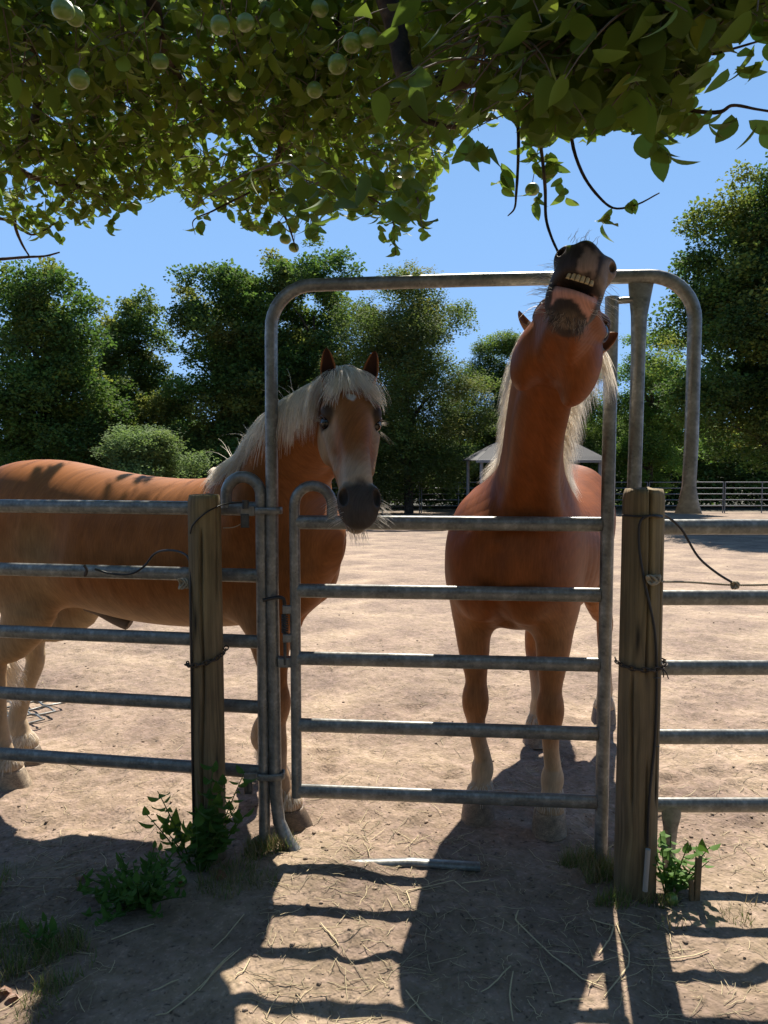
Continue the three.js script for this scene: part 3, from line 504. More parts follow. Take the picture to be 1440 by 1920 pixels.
// head: o = poll, S to the horse's ... image right, A poll -> muzzle, N out of the face
function headFrame(o, A, N, sc = 1) { A = A.clone().normalize(); N = N.clone().addScaledVector(A, -N.dot(A)).normalize(); const S = V(0, 0, 0).crossVectors(N, A); return { o, A, N, S, sc, pt: (s, t, n) => o.clone().addScaledVector(S, s * sc).addScaledVector(A, t * sc).addScaledVector(N, n * sc) }; }
function headPrims(H, open) {
  const P = [], c = H.sc, pt = H.pt, ell = (s, t, n, rs, rt, rn, k, cut) => P.push(ellPrim(pt(s, t, n), H.S, H.A, H.N, [rs * c, rt * c, rn * c], k, cut));
  const prof = [[-0.04, 0.055, 0.015, -0.08], [0.03, 0.078, 0.048, -0.115], [0.10, 0.090, 0.062, -0.15], [0.17, 0.094, 0.064, -0.16], [0.25, 0.076, 0.056, -0.15], [0.33, 0.058, 0.046, -0.115], [0.41, 0.050, 0.036, -0.088], [0.48, 0.053, 0.028, -0.078], [0.535, 0.047, 0.008, -0.066], [0.56, 0.034, -0.008, -0.055]];
  P.push(chainPrim(prof.map(([t, a, f, b]) => [pt(0, t, (f + b) / 2), a * c, (f - b) / 2 * c]), H.S, 0.03, 4));
  P.push(chainPrim([[pt(0, 0.04, 0.035), 0.05 * c, 0.02 * c], [pt(0, 0.16, 0.05), 0.052 * c, 0.02 * c], [pt(0, 0.3, 0.036), 0.034 * c, 0.018 * c], [pt(0, 0.43, 0.018), 0.032 * c, 0.018 * c]], H.S, 0.03, 4));
  for (const s of [-1, 1]) {
    ell(s * (open ? 0.066 : 0.050), 0.135, -0.105, open ? 0.054 : 0.046, 0.105, open ? 0.095 : 0.088, 0.03);                       // cheek
    ell(s * 0.078, 0.150, 0.030, 0.022, 0.038, 0.026, 0.03);                        // brow
    P.push(chainPrim([[pt(s * 0.080, 0.215, -0.01), 0.014 * c, 0.014 * c], [pt(s * 0.066, 0.29, -0.022), 0.013 * c, 0.013 * c], [pt(s * 0.052, 0.36, -0.026), 0.01 * c, 0.01 * c]], H.S, 0.03, 3));
    ell(s * 0.088, 0.178, 0.006, 0.012, 0.026, 0.022, 0.014, true);                 // eye socket
    ell(s * 0.046, 0.03, 0.01, 0.03, 0.04, 0.035, 0.03);                            // base of the ear
  }
  P.push(chainPrim([[pt(0, 0.18, -0.155), 0.03 * c, 0.03 * c], [pt(0, 0.34, open ? -0.095 : -0.10), 0.034 * c, 0.026 * c], [pt(0, open ? 0.44 : 0.47, open ? -0.092 : -0.082), 0.036 * c, (open ? 0.022 : 0.026) * c]], H.S, 0.035, 4)); // lower jaw
  if (!open) {
    ell(0, 0.515, -0.025, 0.056, 0.062, 0.052, 0.03); ell(0, 0.525, -0.085, 0.036, 0.036, 0.030, 0.022);
    for (const s of [-1, 1]) { ell(s * 0.044, 0.50, 0.006, 0.022, 0.042, 0.028, 0.02); ell(s * 0.050, 0.512, 0.020, 0.013, 0.028, 0.020, 0.010, true); ell(s * 0.038, 0.535, -0.068, 0.03, 0.05, 0.0055, 0.012, true); }
  } else {
    ell(0, 0.485, -0.008, 0.054, 0.080, 0.042, 0.03); ell(0, 0.535, -0.008, 0.047, 0.036, 0.032, 0.03); ell(-0.010, 0.53, 0.022, 0.020, 0.034, 0.020, 0.025); for (const s of [-1, 1]) ell(s * 0.034, 0.515, -0.042, 0.022, 0.045, 0.022, 0.02);       // raised upper lip
    ell(0, 0.478, -0.094, 0.050, 0.055, 0.030, 0.025); ell(0, 0.505, -0.083, 0.055, 0.044, 0.017, 0.014); P.push({ ...chainPrim([[pt(0, 0.10, -0.205), 0.026 * c, 0.03 * c], [pt(0, 0.24, -0.178), 0.022 * c, 0.03 * c], [pt(0, 0.34, -0.14), 0.010 * c, 0.012 * c]], H.S, 0.05, 3), cut: true });     // dropped lower lip and chin
    for (const s of [-1, 1]) ell(s * 0.040, 0.465, -0.062, 0.022, 0.055, 0.034, 0.022); ell(0, 0.560, -0.060, 0.036, 0.055, 0.011, 0.008, true); ell(0, 0.545, -0.066, 0.054, 0.045, 0.003, 0.008, true);                                                    // open mouth
    for (const s of [-1, 1]) { ell(s * 0.048, 0.505, 0.006, 0.022, 0.040, 0.026, 0.018); ell(s * 0.058, 0.522, -0.004, 0.009, 0.016, 0.013, 0.014); ell(s * 0.058, 0.536, 0.003, 0.007, 0.018, 0.011, 0.007, true); }
  }
  return P;
}
function headColor(H, p, c, opt) { // markings of a head in its own axes
  const q = p.clone().sub(H.o).multiplyScalar(1 / H.sc), s = q.dot(H.S), t = q.dot(H.A), n = q.dot(H.N);
  if (t < -0.1 || Math.abs(s) > 0.2 || n < -0.24 || n > 0.15) return c;
  const mix = (d, k) => c.map((v, i) => lerp(v, d[i], k)), nz = fbm(p.x * 40, p.y * 40, p.z * 40, 3) - 0.5;
  if (opt.star) {
    c = mix([0.52, 0.36, 0.20], 0.55 * Math.exp(-(((Math.abs(s) - 0.085) / 0.035) ** 2 + ((t - 0.20) / 0.055) ** 2)));       // paler round the eyes
    c = mix([0.56, 0.45, 0.33], sm(0.30, 0.44, t + nz * 0.06) * 0.85); c = mix([0.55, 0.40, 0.26], 0.6 * sm(0.05, 0.085, Math.abs(s) + nz * 0.02) * sm(0.12, 0.2, t));                                                       // mealy nose
    c = mix([0.048, 0.04, 0.038], sm(0.445, 0.50, t + nz * 0.04 + 0.02 * Math.cos(s * 30)) * sm(-0.105, -0.05, n + nz * 0.03) * 0.94);
    c = mix([0.60, 0.56, 0.50], sm(1.15, 0.7, Math.hypot((s + 0.004) / 0.017, (t - 0.125 + Math.abs(s) * 0.5) / 0.022) + nz * 0.9));
    const e = Math.hypot((Math.abs(s) - 0.09) / 0.03, (t - 0.18) / 0.036); c = mix([0.03, 0.018, 0.012], sm(1.25, 0.6, e) * sm(-0.05, -0.02, n) * 0.9);
  } else {
    c = mix([0.13, 0.065, 0.04], sm(0.30, 0.44, t + nz * 0.06) * 0.7);
    c = mix([0.045, 0.038, 0.036], sm(0.42, 0.47, t + nz * 0.05 + 0.06 * sm(-0.06, -0.08, n)) * 0.93);
    c = mix([0.40, 0.27, 0.21], sm(1.2, 0.7, Math.pow(Math.pow(Math.abs(s - 0.004 + n * 0.25) / 0.023, 3) + Math.pow(Math.abs(n + 0.016) / 0.032, 3), 1 / 3) + nz * 1.5) * sm(0.5, 0.53, t) * 0.9);
    c = mix([0.62, 0.31, 0.24], sm(0.050, 0.043, Math.abs(s - 0.004) + nz * 0.012) * sm(-0.100, -0.093, n + nz * 0.02 + 0.2 * Math.abs(s)) * sm(-0.062, -0.068, n) * sm(0.46, 0.48, t));
    c = mix([0.33, 0.24, 0.18], sm(0.035, 0.045, s + nz * 0.01) * sm(0.47, 0.50, t) * sm(-0.06, -0.045, n) * sm(0.03, 0.01, n) * 0.8);
    c = mix([0.30, 0.22, 0.16], sm(-0.11, -0.125, n + nz * 0.02) * sm(0.40, 0.45, t) * 0.5);
    const e = Math.hypot((Math.abs(s) - 0.09) / 0.032, (t - 0.18) / 0.04); c = mix([0.05, 0.022, 0.016], sm(1.25, 0.6, e) * sm(-0.06, -0.02, n) * 0.85);
  }
  return c;
}
// ribbons of hair: each strand walks over the surface
function strandGeo(list, w0) {
  const P = [], N = [], C = [], I = [];
  for (const { pts, w, c, out } of list) {
    const n = pts.length, b0 = P.length / 3;
    for (let i = 0; i < n; i++) {
      const t = pts[Math.min(n - 1, i + 1)].clone().sub(pts[Math.max(0, i - 1)]).normalize(), s = V(0, 0, 0).crossVectors(t, out[i]).normalize(), u = i / (n - 1), k = w * (u < 0.1 ? 0.6 + 4 * u : Math.pow(1.02 - u, 0.45)), nn = V(0, 0, 0).crossVectors(s, t);
      P.push(pts[i].x + s.x * k, pts[i].y + s.y * k, pts[i].z + s.z * k, pts[i].x + nn.x * k * 0.5, pts[i].y + nn.y * k * 0.5, pts[i].z + nn.z * k * 0.5, pts[i].x - s.x * k, pts[i].y - s.y * k, pts[i].z - s.z * k);
      for (const q of [0.7, 0, -0.7]) N.push(nn.x + s.x * q, nn.y + s.y * q, nn.z + s.z * q); for (let q = 0; q < 3; q++) C.push(...c);
    }
    for (let i = 0; i < n - 1; i++) for (let q = 0; q < 2; q++) { const a = b0 + i * 3 + q; I.push(a, a + 3, a + 1, a + 1, a + 3, a + 4); }
  }
  const g = new THREE.BufferGeometry(); g.setAttribute('position', new THREE.Float32BufferAttribute(P, 3)); g.setAttribute('normal', new THREE.Float32BufferAttribute(N, 3)); g.setAttribute('color', new THREE.Float32BufferAttribute(C, 3)); g.setIndex(I); return g;
}
function grow(F, p, dir, len, n, opt) { // start, direction, gravity, lift above the coat
  const pts = [p.clone()], out = [], d = dir.clone().normalize(); let q = p.clone(); const st = len / n, g0 = gradient(F, q).normalize(); out.push(g0);
  for (let i = 0; i < n; i++) {
    d.add(V(0, -opt.grav * (st / 0.03), 0)); if (opt.wave) d.addScaledVector(opt.wave, Math.sin(i * 0.9 + opt.ph) * 0.10); d.normalize();
    q = q.clone().addScaledVector(d, st); const lift = opt.lift * Math.min(1, (i + 1) / 3), v = F(q.x, q.y, q.z);
    const g = gradient(F, q); if (g.lengthSq() > 0.01) g.normalize(); else g.copy(out[i]);
    if (v < lift) { q.addScaledVector(g, lift - v); d.addScaledVector(g, -Math.min(0, d.dot(g)) * 0.8).normalize(); }
    pts.push(q); out.push(g);
  }
  return { pts, out };
}
function hoofGeo(c, fwd, right, col, r = 0.074, h = 0.082) { // c = centre on the ground
  const P = [], C = [], U = [], I = [], n = 28, rows = [[0.97, 0], [1, 0.008], [0.985, 0.02], [0.95, 0.35], [0.9, 0.7], [0.85, 0.95], [0.80, 1]];
  rows.forEach(([k, v], j) => { for (let i = 0; i <= n; i++) {
    const a = i / n * Math.PI * 2, f = Math.cos(a), s = Math.sin(a), back = f < 0 ? 0.82 : 1.08, sl = -0.028 * v;
    const p = c.clone().addScaledVector(fwd, f * r * k * back + sl).addScaledVector(right, s * r * k * 0.94).add(V(0, h * v * (f < -0.3 ? 0.78 : 1), 0)); P.push(p.x, p.y, p.z);
    const ring = 0.85 + 0.3 * vn(v * 14, a * 1.2, c.x * 9); C.push(...col.map((q) => q * ring)); U.push(i / n * 3, v);
  } });
  for (let j = 0; j < rows.length - 1; j++) for (let i = 0; i < n; i++) { const q = j * (n + 1) + i; I.push(q, q + 1, q + n + 1, q + 1, q + n + 2, q + n + 1); }
  const b = P.length / 3; P.push(c.x, c.y, c.z); C.push(...col); U.push(0, 0); for (let i = 0; i < n; i++) I.push(b, i + 1, i);
  const tc = P.length / 3, tp = c.clone().addScaledVector(fwd, -0.03).add(V(0, h * 0.9, 0)); P.push(tp.x, tp.y, tp.z); C.push(...col); U.push(0, 0); const l = (rows.length - 1) * (n + 1); for (let i = 0; i < n; i++) I.push(tc, l + i, l + i + 1);
  const g = new THREE.BufferGeometry(); g.setAttribute('position', new THREE.Float32BufferAttribute(P, 3)); g.setAttribute('color', new THREE.Float32BufferAttribute(C, 3)); g.setAttribute('uv', new THREE.Float32BufferAttribute(U, 2)); g.setIndex(I); g.computeVertexNormals(); return g;
}
function earGeo(base, dir, open, L, W, col, inner) { // a cupped ear with thickness; open = the side it opens to
  const D = dir.clone().normalize(), O = open.clone().addScaledVector(D, -open.dot(D)).normalize(), S = V(0, 0, 0).crossVectors(D, O), P = [], C = [], I = [], m = 18, n = 22;
  for (const sh of [0, 1]) for (let j = 0; j <= m; j++) for (let i = 0; i <= n; i++) {
    const u = j / m, w = W * (0.62 + 0.75 * u - 0.2 * u * u) * Math.pow(Math.max(0, 1 - Math.pow(u, 2.6)), 0.75), half = lerp(2.75, 1.25, sm(0.0, 0.75, u)), th = (i / n * 2 - 1) * half, r = w * (sh ? 0.86 : 1), flat = lerp(1, 0.62, u);
    const bend = 0.012 * u * u;
    const p = base.clone().addScaledVector(D, u * L).addScaledVector(O, -Math.cos(th) * r * flat + bend - 0.0 + (sh ? 0.0015 : 0)).addScaledVector(S, Math.sin(th) * r); P.push(p.x, p.y, p.z);
    const rim = sm(0.55, 0.95, Math.abs(i / n * 2 - 1)); C.push(...(sh ? inner.map((v, q) => lerp(v, col[q], rim)) : col));
  }
  const w = n + 1, o2 = (m + 1) * w;
  for (let j = 0; j < m; j++) for (let i = 0; i < n; i++) { const q = j * w + i; I.push(q, q + 1, q + w, q + 1, q + w + 1, q + w); I.push(o2 + q, o2 + q + w, o2 + q + 1, o2 + q + 1, o2 + q + w, o2 + q + w + 1); }
  for (let j = 0; j < m; j++) for (const i of [0, n]) { const a = j * w + i, b = a + w; i ? I.push(a, o2 + a, b, b, o2 + a, o2 + b) : I.push(a, b, o2 + a, b, o2 + b, o2 + a); }
  const g = new THREE.BufferGeometry(); g.setAttribute('position', new THREE.Float32BufferAttribute(P, 3)); g.setAttribute('color', new THREE.Float32BufferAttribute(C, 3));
  g.setAttribute('uv', new THREE.Float32BufferAttribute(P.flatMap((_, i) => i % 3 ? [] : [P[i] * 4, P[i + 1] * 4]), 2)); g.setIndex(I); g.computeVertexNormals(); return g;
}
function horse(o) {
  const { X0, D0, fx, fd } = o, Fw = V(fx, 0, -fd), Rt = V(-fd, 0, -fx).multiplyScalar(o.flip || 1); // forward; the lateral direction
  const W = (f, y, r) => V(X0, 0, -D0).addScaledVector(Fw, f).addScaledVector(Rt, r).add(V(0, y, 0));
  const toL = (p) => { const q = p.clone().sub(V(X0, 0, -D0)); return [q.dot(Fw), p.y, q.dot(Rt)]; };
  const prims = [chainPrim(o.torso.map(([f, top, bot, a, r = 0]) => [W(f, (top + bot) / 2, r), a, (top - bot) / 2]), Rt, 0.05, 4)];
  for (const s of [-1, 1]) {
    prims.push(ellPrim(W(0.10, 1.04, s * 0.145), Fw, V(0, 1, 0), Rt, [0.15, 0.24, 0.085], 0.09));
    prims.push(ellPrim(W(o.pecF || 0.235, 0.98, s * 0.09), Fw, V(0, 1, 0), Rt, [0.085, 0.14, 0.088], 0.045));
    prims.push(ellPrim(W(-0.03, 0.90, s * 0.19), Fw, V(0, 1, 0), Rt, [0.11, 0.10, 0.06], 0.04));
    prims.push(chainPrim([[W(0.16, 0.98, s * 0.19), 0.03, 0.05], [W(0.08, 1.12, s * 0.20), 0.03, 0.06], [W(-0.02, 1.28, s * 0.155), 0.025, 0.05]], Rt, 0.035, 4));
    prims.push(ellPrim(W(-0.86, 1.14, s * 0.345), Fw, V(0, 1, 0), Rt, [0.075, 0.13, 0.05], 0.07, true));
    prims.push(ellPrim(W(-1.12, 1.12, s * 0.135), Fw, V(0, 1, 0), Rt, [0.22, 0.25, 0.12], 0.10));
  }
  const hooves = [];
  for (const lg of o.legs) {
    const g = groundY(W(lg.foot[0], 0, lg.foot[1]).x, W(lg.foot[0], 0, lg.foot[1]).z);
    prims.push(chainPrim(lg.nodes.map(([f, y, r, a, b]) => [W(f, y + (y < 0.4 ? g : 0), r), a, b]), Rt, lg.k || 0.05, 4));
    for (const e of lg.extra || []) prims.push(ellPrim(W(e[0], e[1], e[2]), Fw, V(0, 1, 0), Rt, e[3], e[4]));
    hooves.push([lg.foot, g, lg.hoof, lg.turn || 0]);
  }
  prims.push(chainPrim(o.neck, o.neckSide || Rt, 0.09, 5));
  for (const s of [-1, 1]) prims.push(chainPrim(o.neck.map(([p, a, b], i) => { const T = o.neck[Math.min(o.neck.length - 1, i + 1)][0].clone().sub(o.neck[Math.max(0, i - 1)][0]).normalize(), S = (o.neckSide || Rt).clone().addScaledVector(T, -(o.neckSide || Rt).dot(T)).normalize(); let U = V(0, 0, 0).crossVectors(T, S); if (U.y > 0) U.negate(); return [p.clone().addScaledVector(U, b * 0.74).addScaledVector(S, s * a * 0.42), a * 0.40, b * 0.27]; }), o.neckSide || Rt, 0.03, 4));
  const H = o.head; prims.push(...headPrims(H, o.open));
  const pre = makeField(prims), cleft = []; for (const y of [0.80, 0.88, 0.96, 1.04, 1.11]) { let f = 0.4; for (; f > 0; f -= 0.004) { const q = W(f, y, 0.0); if (pre(q.x, q.y, q.z) < 0) break; } cleft.push([W(f + 0.010, y, 0), 0.020, 0.022]); }
  prims.push({ ...chainPrim(cleft, Rt, 0.045, 4), cut: true });
  const raw = makeField(prims), body = (x, y, z) => {
    const d = raw(x, y, z); if (d > 0.04 || d < -0.04 || y > 1.3 || y < 0.75) return d;
    const [f, , rr] = toL(V(x, y, z)), k = sm(-0.82, -0.7, f) * sm(-0.18, -0.3, f) * sm(0.78, 0.9, y) * sm(1.28, 1.12, y) * sm(0.15, 0.22, Math.abs(rr)); return d + 0.0007 * k * Math.sin((f + (y - 1) * 0.35) * 78);
  };
  let lo = V(1e9, 1e9, 1e9), hi = V(-1e9, -1e9, -1e9); for (const p of prims) if (!p.cut) { lo.min(p.lo); hi.max(p.hi); } lo.subScalar(0.03); hi.addScalar(0.03);
  const hl = V(1e9, 1e9, 1e9), hh = V(-1e9, -1e9, -1e9); for (const s of [-0.11, 0.11]) for (const t of [0.0, 0.58]) for (const n of [-0.17, 0.07]) { const p = H.pt(s, t, n); hl.min(p); hh.max(p); }
  const hs = o.cell || 0.011, hf = 0.0046;
  const geo = nets(body, axisOf(lo.x, hi.x, hs, hl.x, hh.x, hf), axisOf(lo.y, hi.y, hs, hl.y, hh.y, hf), axisOf(lo.z, hi.z, hs, hl.z, hh.z, hf));
  const P = geo.attributes.position, C = new Float32Array(P.count * 3), U = new Float32Array(P.count * 2), p = V(0, 0, 0);
  for (let i = 0; i < P.count; i++) {
    p.fromBufferAttribute(P, i); const [f, y, r] = toL(p); let c = o.color(f, y, r, p);
    c = headColor(H, p, c, o); const v = 0.80 + 0.40 * fbm(p.x * 6, p.y * 6, p.z * 6, 4); C.set(c.map((k) => k * v), i * 3); U.set([p.x * 5.5 + p.z * 3.7, p.y * 2.6 + p.z * 0.9], i * 2);
  }
  geo.setAttribute('color', new THREE.BufferAttribute(C, 3)); geo.setAttribute('uv', new THREE.BufferAttribute(U, 2));
  const t = thing('horse', o.label, 'horse', V(W(-0.5, 0, 0).x, 0, W(-0.5, 0, 0).z));
  part(t, 'body', geo, M.coat);
  for (const [ft, g, col, tu] of hooves) { const f2 = Fw.clone().applyAxisAngle(V(0, 1, 0), tu), c = W(ft[0], 0, ft[1]); c.y = g - 0.006; part(t, 'hoof', hoofGeo(c, f2, V(f2.z, 0, -f2.x), col), M.hoof); }
  for (const s of [-1, 1]) {
    const e = part(t, 'eye', new THREE.SphereGeometry(0.023 * H.sc, 24, 16).translate(...H.pt(s * 0.079, 0.178, 0.005).toArray()), M.eye);
    const lid = []; for (let k = 0; k <= 10; k++) { const a = lerp(-0.5, Math.PI + 0.35, k / 10); lid.push(H.pt(s * (0.093 + 0.008 * Math.sin(a)), 0.178 - 0.017 * Math.sin(a), 0.006 + 0.024 * Math.cos(a))); }
    part(e, 'eyelid', sweep(lid, lid.map((_, k) => 0.0045 * (0.5 + Math.sin(k / 10 * Math.PI) * 0.6) * H.sc), 8), M.lid);
  }
  for (const [b, d, op, col, inn, L, Wd] of o.ears) part(t, 'ear', earGeo(b, d, op, L || 0.15, Wd || 0.034, col, inn), M.coat);
  return { t, body, H, W, toL, Fw, Rt };
}
M.lid = new THREE.MeshStandardMaterial({ color: new THREE.Color().setRGB(0.06, 0.03, 0.02), roughness: 0.6 });
const CREAM = (r, k = 1) => { const b = k * (0.72 + 0.45 * r()); return [0.90 * b, 0.83 * b, 0.71 * b]; };
const foreleg = (f, r, footF, footR, kneeF, kneeR, wide = 1) => ({ foot: [footF, footR], k: 0.06, nodes: [
  [f + 0.03, 1.0, r * 0.85, 0.085, 0.13], [f, 0.82, r, 0.075 * wide, 0.10], [lerp(f, kneeF, 0.5), 0.68, lerp(r, kneeR, 0.5), 0.062 * wide, 0.075], [kneeF - 0.004, 0.56, kneeR, 0.043 * wide, 0.05], [kneeF + 0.004, 0.495, kneeR, 0.053 * wide, 0.053], [kneeF + 0.004, 0.455, kneeR, 0.052 * wide, 0.052], [kneeF - 0.004, 0.40, kneeR, 0.038 * wide, 0.044],
  [lerp(kneeF, footF - 0.06, 0.45), 0.31, lerp(kneeR, footR, 0.45), 0.031 * wide, 0.040], [footF - 0.07, 0.225, footR, 0.034 * wide, 0.043], [footF - 0.067, 0.18, footR, 0.045 * wide, 0.052], [footF - 0.042, 0.13, footR, 0.038 * wide, 0.041], [footF - 0.022, 0.085, footR, 0.056 * wide, 0.058]] });
const hindleg = (hipR, stF, stR, hkF, hkR, hkY, footF, footR) => ({ foot: [footF, footR], k: 0.07, nodes: [
  [-1.15, 1.12, hipR, 0.10, 0.19], [lerp(-1.15, stF, 0.6) - 0.03, 0.93, lerp(hipR, stR, 0.7), 0.092, 0.17], [lerp(stF, hkF, 0.25), 0.80, stR, 0.075, 0.13], [lerp(stF, hkF, 0.6), lerp(0.8, hkY, 0.55), lerp(stR, hkR, 0.6), 0.056, 0.085], [lerp(stF, hkF, 0.92), hkY + 0.06, hkR, 0.042, 0.056], [hkF, hkY, hkR, 0.045, 0.058], [hkF + 0.012, hkY - 0.08, hkR, 0.038, 0.045],
  [lerp(hkF, footF - 0.06, 0.5), lerp(hkY, 0.2, 0.6), lerp(hkR, footR, 0.5), 0.033, 0.040], [footF - 0.065, 0.205, footR, 0.037, 0.044], [footF - 0.06, 0.17, footR, 0.042, 0.048], [footF - 0.04, 0.125, footR, 0.042, 0.046], [footF - 0.02, 0.085, footR, 0.056, 0.058]], extra: [[hkF - 0.035, hkY + 0.035, hkR, [0.025, 0.035, 0.022], 0.03]] });
const mixc = (a, b, k) => a.map((v, i) => lerp(v, b[i], k));
const whisker = (list, H, s, t, n, d, L, r, c = [0.6, 0.56, 0.5], w = 0.0006) => { const p = H.pt(s, t, n), D = H.S.clone().multiplyScalar(d[0]).addScaledVector(H.A, d[1]).addScaledVector(H.N, d[2]).normalize(), pts = [], out = []; for (let i = 0; i <= 5; i++) { pts.push(p.clone().addScaledVector(D, L * i / 5).add(V((r() - 0.5) * 0.004, -L * 0.25 * (i / 5) ** 2 + (r() - 0.5) * 0.003, 0))); out.push(V(0.2, 0.3, 1)); } list.push({ pts, out, w, c }); };

/* the horse standing side on, looking over the gate */
{
  const r = rng(77), A = V(0.052, -0.35, 0.335), oPoll = V(-0.135, 1.700, -2.80);
  const Nf = V(0.17, 0.6, 0.72), H = headFrame(oPoll, A, Nf, 1.05);
  const chest = [0.36, 0.135, 0.042], pale = [0.46, 0.30, 0.155];
  const hz = horse({
    label: 'chestnut horse with pale mane standing side on, face turned over the gate', X0: -0.475, D0: 3.225, fx: 0.9762, fd: -0.217, flip: -1, head: H, star: true, pecF: 0.17,
    torso: [[-1.37, 1.27, 1.00, 0.10], [-1.30, 1.365, 0.90, 0.20], [-1.15, 1.435, 0.84, 0.265], [-1.0, 1.445, 0.82, 0.28], [-0.8, 1.41, 0.79, 0.295], [-0.55, 1.375, 0.745, 0.31], [-0.3, 1.365, 0.735, 0.30], [-0.1, 1.39, 0.755, 0.26], [0.04, 1.39, 0.79, 0.215], [0.14, 1.32, 0.86, 0.185], [0.20, 1.18, 0.93, 0.13]].map((q) => [...q, 0.03]),
    legs: [Object.assign(foreleg(0.04, 0.17, 0.175, 0.245, 0.09, 0.20), { hoof: [0.17, 0.12, 0.08], turn: 0.25 }), Object.assign(foreleg(0.02, -0.13, -0.05, -0.165, -0.045, -0.14), { hoof: [0.2, 0.15, 0.11] }),
      Object.assign(hindleg(0.13, -0.98, 0.17, -1.26, 0.14, 0.52, -1.19, 0.12), { hoof: [0.45, 0.37, 0.28] }), Object.assign(hindleg(-0.10, -0.90, -0.10, -1.255, -0.12, 0.57, -1.275, -0.10), { hoof: [0.25, 0.2, 0.15] })],
    neck: [[V(-0.50, 1.14, -3.20), 0.17, 0.26], [V(-0.43, 1.31, -3.13), 0.135, 0.245], [V(-0.335, 1.47, -3.03), 0.105, 0.205], [V(-0.235, 1.575, -2.96), 0.092, 0.165], [V(-0.16, 1.635, -2.90), 0.084, 0.125], [V(-0.135, 1.65, -2.85), 0.07, 0.09]],
    neckSide: V(0.74, 0, 0.67),
    color(f, y, rr, p) {
      const n = fbm(p.x * 5, p.y * 5, p.z * 5, 3) - 0.5; let c = chest;
      c = mixc(c, pale, 0.85 * sm(0.95, 0.76, y + n * 0.12) * sm(0.12, -0.12, f));
      c = mixc(c, [0.46, 0.27, 0.13], 0.6 * sm(1.25, 0.95, y + n * 0.15) * sm(-0.65, -0.95, f));
      c = mixc(c, pale, 0.55 * Math.exp(-(((f + 0.92) / 0.10) ** 2)) * sm(1.3, 1.1, y) * sm(0.8, 0.9, y));            // pale flank
      c = mixc(c, pale, 0.8 * sm(0.85, 0.62, y + n * 0.1) * sm(-0.6, -0.8, f));
      if (rr < 0) c = mixc(c, [0.52, 0.40, 0.26], 0.8 * sm(-0.01, -0.05, rr) * sm(1.0, 0.85, y) * sm(-0.62, -0.78, f));
      c = mixc(c, [0.50, 0.38, 0.25], 0.9 * sm(0.62, 0.2, y + n * 0.06) * (f < -0.5 ? 1 : 0.75)); return c;
    },
    ears: [[H.pt(-0.062, 0.018, 0.015), V(-0.07, 1, 0.02), V(0.0, 0.05, 1), chest, [0.05, 0.02, 0.012], 0.142, 0.034], [H.pt(0.066, 0.015, 0.015), V(0.22, 1, -0.02), V(0.1, 0.05, 1), chest, [0.05, 0.02, 0.012], 0.142, 0.034]],
  });
  const F = hz.body, list = [];
  // mane: crest from poll to withers
  const crest = new THREE.CatmullRomCurve3([V(-0.15, 1.77, -2.86), V(-0.22, 1.75, -2.93), V(-0.32, 1.70, -3.03), V(-0.42, 1.61, -3.11), V(-0.53, 1.52, -3.17), V(-0.64, 1.45, -3.21), V(-0.72, 1.42, -3.235)]);
  const snap = (p, lift) => { for (let i = 0; i < 6; i++) { const d = F(p.x, p.y, p.z), g = gradient(F, p); if (g.lengthSq() < 0.02) { p.y -= d * 0.8; continue; } g.normalize(); p.addScaledVector(g, lift - d); } return p; };
  for (let i = 0; i < 5200; i++) {
    const u = r(), p = crest.getPoint(u).add(V((r() - 0.5) * 0.03, 0.02, (r() - 0.5) * 0.03)); snap(p, 0.002);
    const g = gradient(F, p).normalize(), dir = V(0.42, 0, 0.55).multiplyScalar(0.6 + r() * 0.4).addScaledVector(g, 0.12 * r()).add(V((r() - 0.5) * 0.25 - 0.12, -0.25, 0));
    const L = lerp(0.24, 0.34, Math.sin(Math.min(1, u * 1.3) * Math.PI)) * (0.7 + 0.45 * r()) * (u > 0.8 ? 1 - (u - 0.8) * 3 : 1);
    const s = grow(F, p, dir, L, 12, { grav: 0.3, lift: 0.006 + r() * 0.030, wave: V(0.5, 0, 0.2), ph: r() * 2 + u * 20 }); list.push({ ...s, w: 0.0009 + r() * 0.0009, c: CREAM(r) });
  }
  for (let i = 0; i < 40; i++) { const u = 0.35 + r() * 0.5, p = crest.getPoint(u); snap(p, 0.002); const s = grow(F, p, V(-0.4 + r() * 0.6, 1, 0.2 + r() * 0.4), 0.14 + r() * 0.1, 12, { grav: 0.14 + r() * 0.1, lift: 0.02, ph: r() * 6, wave: V(1, 0, 0) }); list.push({ ...s, w: 0.0008, c: CREAM(r) }); }
  const mane = part(hz.t, 'mane', strandGeo(list), M.hair); mane.userData.kind = 'stuff';
  const fl = [];
  for (let i = 0; i < 1500; i++) {
    const s0 = (r() - 0.5) * 0.085, p = hz.H.pt(s0, -0.02 + r() * 0.045, 0.05); snap(p, 0.003);
    const q = hz.H, sp = s0 * 11 + (r() - 0.5) * 0.3, dir = q.S.clone().multiplyScalar(sp).addScaledVector(q.A, 1).addScaledVector(q.N, 0.05 + r() * 0.15), L = (Math.abs(sp) > 0.3 ? 0.09 + r() * 0.09 : 0.03 + r() * (Math.abs(s0 + 0.012) < 0.01 ? 0.10 : 0.055));
    const g = grow(F, p, dir, L, 9, { grav: 0.06, lift: 0.003 + r() * r() * 0.016, wave: q.S, ph: r() * 3 }); fl.push({ ...g, w: 0.0007 + r() * 0.0007, c: CREAM(r) });
  }
  part(hz.t, 'forelock', strandGeo(fl), M.hair).userData.kind = 'stuff';
  // whiskers, lashes, feather, tail
  const wl = [];
